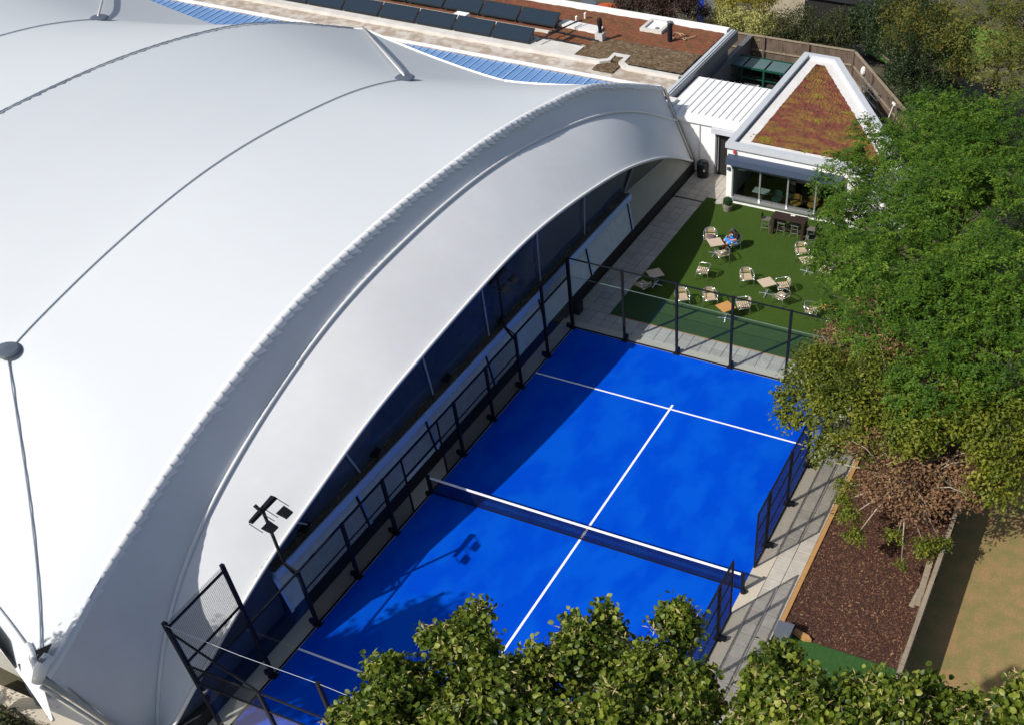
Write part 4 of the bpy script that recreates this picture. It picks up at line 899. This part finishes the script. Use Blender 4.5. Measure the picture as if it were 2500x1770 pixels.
tag(obj('rust_barrel', MB().lathe((-16.5, 36.3, 0), [(.6, 0), (.66, .3), (.66, 1.5), (.6, 1.6)], 14), m_rust, at=(-16.5, 36.3, 0)), 'orange rusty drum beyond the sedum roof edge', 'drum')
tag(obj('slate_pot', MB().lathe((-17.7, 36.4, 0), [(.4, 0), (.6, .6), (.6, 1.5), (.5, 1.6)], 14), m_box, at=(-17.7, 36.4, 0)), 'grey tub beyond the sedum roof edge', 'tub')

# ------------------------------------------------------------------ foliage
def clouds(blobs, dens, cr, per, rng, up=-.35):
    """leaf clump centres spread through the outer shell of each blob"""
    C, O = [], []
    for (x, y, z, r) in blobs:
        n = max(4, int(dens*r*r))
        d = rng.normal(size=(n*3, 3)); d /= np.linalg.norm(d, axis=1)[:, None]; d = d[d[:, 2] > up][:n]
        rr = r*(.45+.58*rng.random(len(d))**.6); C.append(np.array([x, y, z])+d*rr[:, None]*np.array([1, 1, .85])); O.append(d)
    return np.concatenate(C), np.concatenate(O)
def crown(blobs, dens=55, per=26, cr=.30, size=.10, asp=.5, seed=1, spray=False, upw=.6, jit=.75, fold=.25, tintvar=.22, bias=0):
    rng = np.random.default_rng(seed)
    C, O = clouds(blobs, dens, cr, per, rng)
    n = len(C); ct = .5+rng.normal(size=n)*tintvar+bias
    k = np.repeat(np.arange(n), per); N = len(k)
    if spray:
        nsp = 4; ax = rng.normal(size=(n*nsp, 3))+np.repeat(O, nsp, 0)*1.1; ax[:, 2] = ax[:, 2]*.5-.12; ax /= np.linalg.norm(ax, axis=1)[:, None]
        sp = np.tile(np.arange(per) % nsp, n)+k*nsp; s = rng.random(N); a = ax[sp]
        side = np.cross(a, [0, 0, 1.0]); side /= np.linalg.norm(side, axis=1)[:, None]+1e-6
        sg = np.where(rng.random(N) < .5, -1, 1)[:, None]
        P = C[k]+a*(s*cr*1.5)[:, None]; P[:, 2] -= (s**2)*cr*.35
        axis = side*sg+a*.55+rng.normal(size=(N, 3))*.25
        nr = np.array([0, 0, 1.])+O[k]*.35+rng.normal(size=(N, 3))*.35
    else:
        P = C[k]+rng.normal(size=(N, 3))*cr*.55
        axis = rng.normal(size=(N, 3)); axis[:, 2] -= .35
        nr = O[k]*.6+np.array([0, 0, upw])+rng.normal(size=(N, 3))*jit
    nr /= np.linalg.norm(nr, axis=1)[:, None]
    axis -= nr*np.sum(axis*nr, 1)[:, None]; axis /= np.linalg.norm(axis, axis=1)[:, None]+1e-9
    b = np.cross(nr, axis); L_ = size*(.65+.6*rng.random(N))[:, None]; W_ = L_*asp*.5
    V_ = np.stack([P, P+axis*L_*.5+b*W_+nr*W_*fold, P+axis*L_, P+axis*L_*.5-b*W_+nr*W_*fold], 1).reshape(-1, 3)
    F_ = np.arange(4*N).reshape(-1, 4)
    t = np.clip(ct[k]+rng.normal(size=N)*.13, 0, 1)
    return V_, F_, np.repeat(t, 4), (P, axis, nr, b, L_[:, 0], t)
def limbs(base, blobs, r0, mb=None, fork=.35):
    mb = mb or MB(); base = Vector(base); ctr = Vector(np.mean([b[:3] for b in blobs], 0)); top = base.lerp(Vector((ctr.x, ctr.y, ctr.z)), .6); top.z = base.z+(ctr.z-base.z)*.62
    mid = base.lerp(top, .5)+Vector((random.uniform(-.1, .1), random.uniform(-.1, .1), 0))
    mb.tube([base-Vector((0, 0, .1)), mid, top], [r0, r0*.8, r0*.6], 8)
    for b in blobs:
        e = Vector(b[:3]); q = top.lerp(e, .5)+Vector((random.uniform(-.2, .2), random.uniform(-.2, .2), .15))
        mb.tube([top-Vector((0, 0, .1)), q, e], [r0*.5, r0*.3, r0*.1], 6)
        for _ in range(3):
            d = Vector((random.gauss(0, 1), random.gauss(0, 1), random.gauss(.3, .6))).normalized()*b[3]*.8
            mb.tube([q.lerp(e, .6), e+d*.5, e+d], [r0*.14, r0*.08, r0*.03], 4)
    return mb
def tree(name, label, cat, base, blobs, lm, r0=.16, group=None, trunk=m_bark, extra=None, part='crown', **kw):
    t = thing(name, label, cat, base, group)
    obj('trunk', limbs(base, blobs, r0), trunk, t, smooth=True)
    V_, F_, T_, raw = crown(blobs, **kw)
    obj(part, (V_, F_), lm, t, tint=T_)
    return t, raw
robinia = [(2.35, 19.2, 3.2, 1.15), (2.99, 20.71, 4.0, 1.2), (5.48, 17.34, 5.0, 1.6), (4.46, 14.43, 4.0, 1.5), (3.75, 13.53, 3.0, 1.0), (6.46, 10.8, 5.0, 1.8), (6.06, 19.64, 5.5, 1.6), (8.11, 13.21, 6.0, 2.0), (8.7, 8.14, 5.5, 1.9), (7.0, 8.1, 4.5, 1.4), (5.3, 10.3, 3.6, 1.1), (9.72, 9.15, 6.0, 1.8), (9.07, 4.92, 5.0, 1.3), (10.42, 6.21, 5.5, 1.5), (7.99, 19.28, 6.0, 1.5), (4.54, 22.72, 4.6, 1.1), (6.8, 15.2, 5.4, 1.7), (7.6, 16.6, 6, 1.6), (3.2, 16.2, 3.3, .9)]
tree('feathery_tree', 'large fresh green feathery tree overhanging the terrace and cafe', 'tree', (8.2, 13.6, 0), robinia, l_rob, .22, seed=3, dens=58, per=76, cr=.36, size=.115, asp=.42, spray=True)
tree('pale_tree', 'pale yellowish green tree in the top right corner', 'tree', (6.6, 28.5, 0), [(5.37, 29.15, 6.0, 1.5), (7.26, 24.19, 6.4, 1.4), (3.3, 32.91, 5.0, 1.0), (6.07, 30.99, 6.0, 1.2), (6.4, 26.6, 5.6, 1.3)], l_light, .18, seed=4, dens=60, per=40, cr=.32, size=.12, asp=.45, spray=True)
ever = [(-2.31, 38.56, 2.0, 1.2), (-.89, 36.6, 1.95, .95), (-.79, 36.8, 2.85, 1.25), (.69, 34.1, 1.45, .85), (2.0, 32.4, 1.35, .85), (3.33, 30.3, 1.2, .75), (1.86, 32.9, 2.45, 1.15), (3.43, 30.6, 2.45, 1.05), (.87, 34.4, 2.9, 1.25), (3.24, 31.0, 3.9, 1.2), (4.49, 28.8, 2.0, .85), (1.94, 33.73, 4.0, 1.3), (-2.73, 38.4, 1.4, .7), (.2, 36.4, 3.6, 1.2), (5.3, 27.6, 2.4, .9)]
tree('evergreen_tree', 'dark glossy evergreen rising behind the slanting fence', 'tree', (2.4, 33.4, 0), ever, l_ever, .2, seed=5, dens=85, per=44, cr=.32, size=.11, asp=.6, jit=.9)
tree('golden_tree', 'dark tree with golden yellow tips above the evergreen', 'tree', (3.2, 32.5, 0), [(1.24, 30.4, 4.6, .8), (1.76, 32.29, 4.8, 1.0), (3.63, 29.87, 5.0, 1.1), (4.52, 27.2, 4.8, .8), (-.1, 34.49, 4.2, .8), (2.8, 31.3, 4.6, 1.0)], l_gold, .16, seed=6, dens=60, per=34, cr=.26, size=.12, asp=.5, tintvar=.3)
olive = [(5.15, 6.9, 3.2, .95), (5.2, 5.3, 2.8, .75), (6.63, 4.7, 3.5, 1.05), (7.26, 6.01, 4.0, 1.1), (7.6, 4.1, 3.2, .7), (6.43, 3.95, 2.7, .5), (8.77, 3.91, 4.2, 1.0), (9.94, 4.6, 4.5, 1.2), (11.04, 4.29, 4.5, 1.2), (4.35, 6.14, 2.7, .42), (11.33, 3.08, 3.8, .7), (6.0, 6.0, 3.4, .9), (4.75, 5.15, 2.45, .35), (5.0, 7.9, 2.9, .55), (12.3, 4.5, 4.6, 1.1)]
tree('olive_tree', 'yellowish olive green tree hanging over the court fence', 'tree', (9.2, 6.2, 0), olive, l_oliv, .16, seed=7, dens=78, per=34, cr=.25, size=.135, asp=.52, trunk=m_bark, upw=.5)
brown = [(6.35, 8.53, 3.6, .9), (5.2, 9.94, 3.0, .65), (8.63, 3.0, 2.9, .75), (9.67, 2.76, 2.7, .65), (10.3, 3.17, 3.2, .8), (7.99, 2.94, 2.4, .5), (8.9, 3.45, 3.4, .7), (10.83, 4.03, 3.6, .6), (6.1, 7.22, 3.3, .6), (9.1, 2.6, 2.5, .55), (4.7, 9.0, 2.8, .45), (8.2, 3.3, 2.8, .6), (6.2, 9.2, 4.3, .7), (7.2, 7.2, 4.6, .6), (10.9, 3.2, 3.3, .7), (7.6, 3.6, 3.5, .55)]
wt, _ = tree('withered_tree', 'tree with dried brown leaves above the bark bed', 'tree', (9.7, 5.0, 0), brown, l_brow, .13, seed=8, dens=70, per=26, cr=.26, size=.12, asp=.5, trunk=m_twig, jit=1.0)
tips = [(7.7, 2.25, 1.9, .34), (10.02, 2.25, 1.5, .38), (9.14, 2.3, 1.6, .25), (10.41, 2.7, 1.4, .26), (8.01, 1.9, 1.5, .30), (7.22, 3.16, 2.1, .3), (6.08, 3.93, 2.2, .22), (9.5, 1.73, 1.1, .16), (7.35, 2.7, 2.0, .26)]
V_, F_, T_, raw = crown(tips, seed=9, dens=260, per=16, cr=.13, size=.11, asp=.45)
obj('green_sprigs', (V_, F_), l_oliv, wt, tint=T_)
mb = MB()
for p in tips:
    e = Vector(p[:3]); s = Vector((8.9, 3.2, 2.9)); q = s.lerp(e, .5)+Vector((random.uniform(-.15, .15), random.uniform(-.1, .1), .1)); mb.tube([s, q, e], [.045, .028, .008], 5)
for _ in range(26):
    b = random.choice(brown); e = Vector(b[:3])+Vector((random.uniform(-.6, .6), random.uniform(-.8, .2), random.uniform(-.1, .6))); s = Vector((8.9, 3.4, 2.7)).lerp(e, .5); mb.tube([s, s.lerp(e, .5)+Vector((0, 0, .12)), e], [.03, .02, .006], 4)
obj('bare_twig', mb, m_twig, wt, smooth=True)

# hedges and shrubs beyond the far fence
def shrub(name, label, blobs, lm, seed, **kw):
    b = blobs[len(blobs)//2]
    full = list(blobs)+[(x, y, z*.5, r*1.0) for x, y, z, r in blobs]
    a = dict(dens=60, per=30, cr=.22, size=.11, asp=.5); a.update(kw)
    return tree(name, label, 'shrub', (b[0], b[1], 0), full, lm, .06, 'shrubs behind the far fence', seed=seed, part='foliage', **a)
shrub('pale_shrub', 'pale variegated shrub at the end of the sedum roof', [(-10.67, 36.9, 1.5, .8), (-9.67, 36.9, 1.7, .85)], l_pale, 21)
shrub('pale_shrub', 'pale variegated shrub in the middle of the fence', [(-8.55, 36.9, 1.7, .85), (-7.5, 37.0, 1.6, .85)], l_pale, 22)
shrub('pale_shrub', 'smaller green variegated shrub next to the dark hedge', [(-6.86, 37.2, 1.8, .75), (-6.4, 37.6, 1.9, .6)], l_dkhg, 23, bias=.25)
shrub('dark_hedge', 'dark olive hedge left part behind the fence', [(-5.96, 37.1, 1.7, .8), (-5.58, 37.9, 2.0, .8), (-4.97, 37.2, 1.6, .85)], l_dkhg, 24)
shrub('dark_hedge', 'dark olive hedge right part beside the evergreen', [(-4.07, 37.45, 1.6, .85), (-3.19, 37.53, 1.6, .8), (-3.78, 38.22, 1.9, .8)], l_dkhg, 25)
shrub('yellow_shrub', 'bright yellow shrub at the top edge', [(-10.3, 38.3, 2.0, .75), (-9.46, 38.3, 2.2, .8)], l_yell, 26)
shrub('yellow_shrub', 'yellow green shrub left of the cream pillar', [(-8.51, 38.9, 2.2, .8), (-8.02, 39.4, 2.0, .6)], l_yell, 27, bias=-.1)
tree('copper_tree', 'dark copper brown tree beyond the sedum roof', 'tree', (-13.0, 35.2, 0), [(-14.26, 34.6, 2.6, 1.), (-13.15, 34.8, 2.6, 1.15), (-11.85, 35.0, 2.8, 1.1), (-11.2, 36.2, 2.2, .8), (-13.4, 35.6, 3.0, 1.1), (-12.4, 34.6, 1.8, .9), (-14.4, 34.9, 1.7, .9)], l_redb, .1, seed=28, dens=85, per=40, cr=.25, size=.10, asp=.55)
shrub('low_shrub', 'yellow green shrub beyond the middle of the sedum roof', [(-20.5, 34.2, 1.8, .8), (-22.5, 34.3, 1.7, .9), (-19.3, 34.4, 1.8, .6)], l_yell, 29, bias=-.2)
V_, F_, T_, raw = crown([(-3.19, 20.70, .42, .205)], seed=30, dens=6000, per=9, cr=.03, size=.045, asp=.6)
obj('box_ball', (V_, F_), l_box, pl, tint=T_); obj('ball_core', MB().ball((-3.19, 20.7, .42), .165, 8), mat('core_green', (.012, .04, .012), .9), pl)
shrub('corner_shrub', 'dark shrub at the foot of the hall corner', [(-10.3, -12.3, .4, .4), (-9.5, -12.2, .3, .35), (-11.4, -12.0, .5, .5), (-10.9, -12.6, .3, .4)], l_dkhg, 31)

# lime trees in the foreground: round leaves, pale bracts
def leafmesh(k):
    mb = MB(); r = random.Random(k); n = 9; vs = [(0, 0, 0)]
    for i in range(n):
        a = 2*PI*i/n; rad = .5*(1+.10*math.cos(a)+(.22 if i == 0 else 0)+r.uniform(-.06, .06))
        vs.append((.48+rad*math.cos(a), rad*.92*math.sin(a), .10*abs(math.sin(a))-.10*math.cos(a)**2+r.uniform(-.03, .03)))
    vs[0] = (.48, 0, -.06)
    return mb.add(vs, [(0, 1+i, 1+(i+1) % n) for i in range(n)])
LEAFM = []
for k in range(6):
    me = bpy.data.meshes.new('leaf'); q = leafmesh(k); me.from_pydata(q.v, [], q.f)
    a = me.attributes.new('tint', 'FLOAT', 'POINT'); a.data.foreach_set('value', np.full(len(q.v), [.25, .42, .5, .58, .72, .9][k], np.float32)); me.materials.append(l_lime); me.shade_smooth(); LEAFM.append(me)
def limetree(label, base, blobs, seed, nobj, low):
    t = thing('lime_tree', label, 'tree', base, 'lime trees in the foreground')
    obj('trunk', limbs(base, blobs[::2]+low[:2], .2), m_bark, t, smooth=True)
    rng = np.random.default_rng(seed); core = blobs; blobs = []
    for (x, y, z, r) in core:
        blobs.append((x, y, z-.03, r*.80))
        for _ in range(5 if r > .3 else 3):
            d = rng.normal(size=3); d[2] = abs(d[2])+.3; d[1] -= .15; d /= np.linalg.norm(d); k = r*rng.uniform(.62, 1.02)
            blobs.append((x+d[0]*k, y+d[1]*k, z+d[2]*k*.8, rng.uniform(.07, .20)))
    V0, F0, T0, (P, ax, nr, b, L_, tt) = crown(blobs, seed=seed, dens=640, per=13, cr=.12, size=.066, asp=.88, upw=.45, jit=.95, tintvar=.30)
    vis = np.argsort(np.linalg.norm(P-np.array(CAM), axis=1)); vis = vis[:int(len(vis)*.55)]; rng.shuffle(vis); pick = vis[:nobj]; off = origin(t)
    for i in pick:
        k = int(np.clip(tt[i]*6, 0, 5)); o = bpy.data.objects.new('leaf', LEAFM[k]); COL.objects.link(o); o.parent = t
        m3 = Matrix((ax[i], b[i], nr[i])).transposed().to_4x4(); s = L_[i]*1.12
        o.matrix_local = Matrix.Translation(Vector(P[i])-off)@m3@Matrix.Scale(s, 4)
    keep = np.ones(len(P), bool); keep[pick] = False; idx = np.where(keep)[0]
    VV, FF, TT = [], [], []; c = 0
    base_m = [np.array(leafmesh(k).v) for k in range(6)]; fm = np.array(leafmesh(0).f)
    sel = rng.integers(0, 6, len(idx)); nv = len(base_m[0])
    bm = np.stack(base_m)[sel]*L_[idx][:, None, None]*1.05
    W_ = P[idx][:, None, :]+bm[:, :, :1]*ax[idx][:, None, :]+bm[:, :, 1:2]*b[idx][:, None, :]+bm[:, :, 2:3]*nr[idx][:, None, :]
    F_ = (fm[None]+np.arange(len(idx))[:, None, None]*nv).reshape(-1, 3)
    obj('crown', (W_.reshape(-1, 3), F_), l_lime, t, tint=np.repeat(tt[idx], nv), kind='stuff', smooth=True)
    V1, F1, T1, _ = crown(blobs, seed=seed+50, dens=210, per=9, cr=.085, size=.10, asp=.27, upw=.4, jit=1.1, fold=.5, tintvar=.25)
    obj('flower_bracts', (V1, F1), l_brac, t, tint=T1, kind='stuff')
    V2_, F2, T2, _ = crown(low, seed=seed+90, dens=60, per=30, cr=.35, size=.13, asp=.8)
    obj('lower_crown', (V2_, F2), l_lime, t, tint=T2, kind='stuff')
L1 = [(5.8, -13.07, 12.31, .5), (5.67, -12.53, 12.4, .19), (5.58, -13.86, 12.39, .51), (5.16, -14.41, 12.34, .35), (6.65, -13.38, 12.43, .56), (7.06, -12.78, 12.25, .55), (7.07, -12.3, 12.38, .27), (7.63, -12.39, 12.25, .5), (7.35, -11.91, 12.34, .2), (8.2, -12.36, 12.34, .52), (8.24, -11.65, 12.39, .3), (8.11, -11.42, 12.49, .14), (8.83, -12.54, 12.38, .36), (6.42, -14.15, 12.53, .59), (7.25, -13.84, 12.51, .59), (8.06, -13.5, 12.51, .59), (8.78, -13.2, 12.52, .54), (5.74, -14.55, 12.43, .54)]
L2 = [(9.82, -12.37, 12.86, .39), (9.71, -12.78, 12.82, .43), (10.23, -12.75, 13.07, .47), (10.68, -12.28, 13.04, .33), (11.01, -12.42, 13.08, .42), (11.41, -11.99, 12.9, .34), (10.73, -12.81, 13.12, .46), (11.91, -11.99, 12.86, .29), (11.34, -12.59, 13.09, .42), (9.66, -11.92, 12.89, .2)]
L3 = [(12.34, -12.11, 13.56, .23), (12.51, -12.18, 13.44, .32), (12.11, -12.49, 13.31, .27), (12.9, -12.3, 13.4, .4)]
limetree('big lime tree with pale bracts covering the near end of the court', (7.2, -14.6, 0), L1, 41, 300, [(7, -14.5, 11.2, 1.3), (6, -14.9, 10.2, 1.3), (8.2, -14.3, 10.4, 1.4), (7.2, -14.8, 8.8, 1.6)])
limetree('lime tree top hiding the near end of the bark bed', (10.6, -14.2, 0), L2, 42, 300, [(10.6, -13.8, 11.8, 1.0), (10.2, -14.2, 10.6, 1.1), (11.2, -14.0, 10.6, 1.1)])
limetree('lime tree tip in the bottom right corner', (12.9, -13.8, 0), L3, 43, 120, [(12.9, -13.2, 12.3, .7), (13.2, -13.6, 11.2, .9)])
# street tree left of the frame whose shade dapples the near court corner
tree('street_tree', 'tall street tree at the near left whose shade dapples the court', 'tree', (-9.5, -17.5, 0), [(-7.9, -14.9, 8.6, 1.1), (-9.0, -15.8, 8.2, 1.2), (-9.8, -16.8, 9.2, 1.3), (-8.6, -15.0, 9.8, 1.0), (-7.6, -14.1, 8.9, .8), (-10.2, -17.5, 10.4, 1.2)], l_lime, .2, seed=51, dens=46, per=24, cr=.36, size=.16, asp=.8)
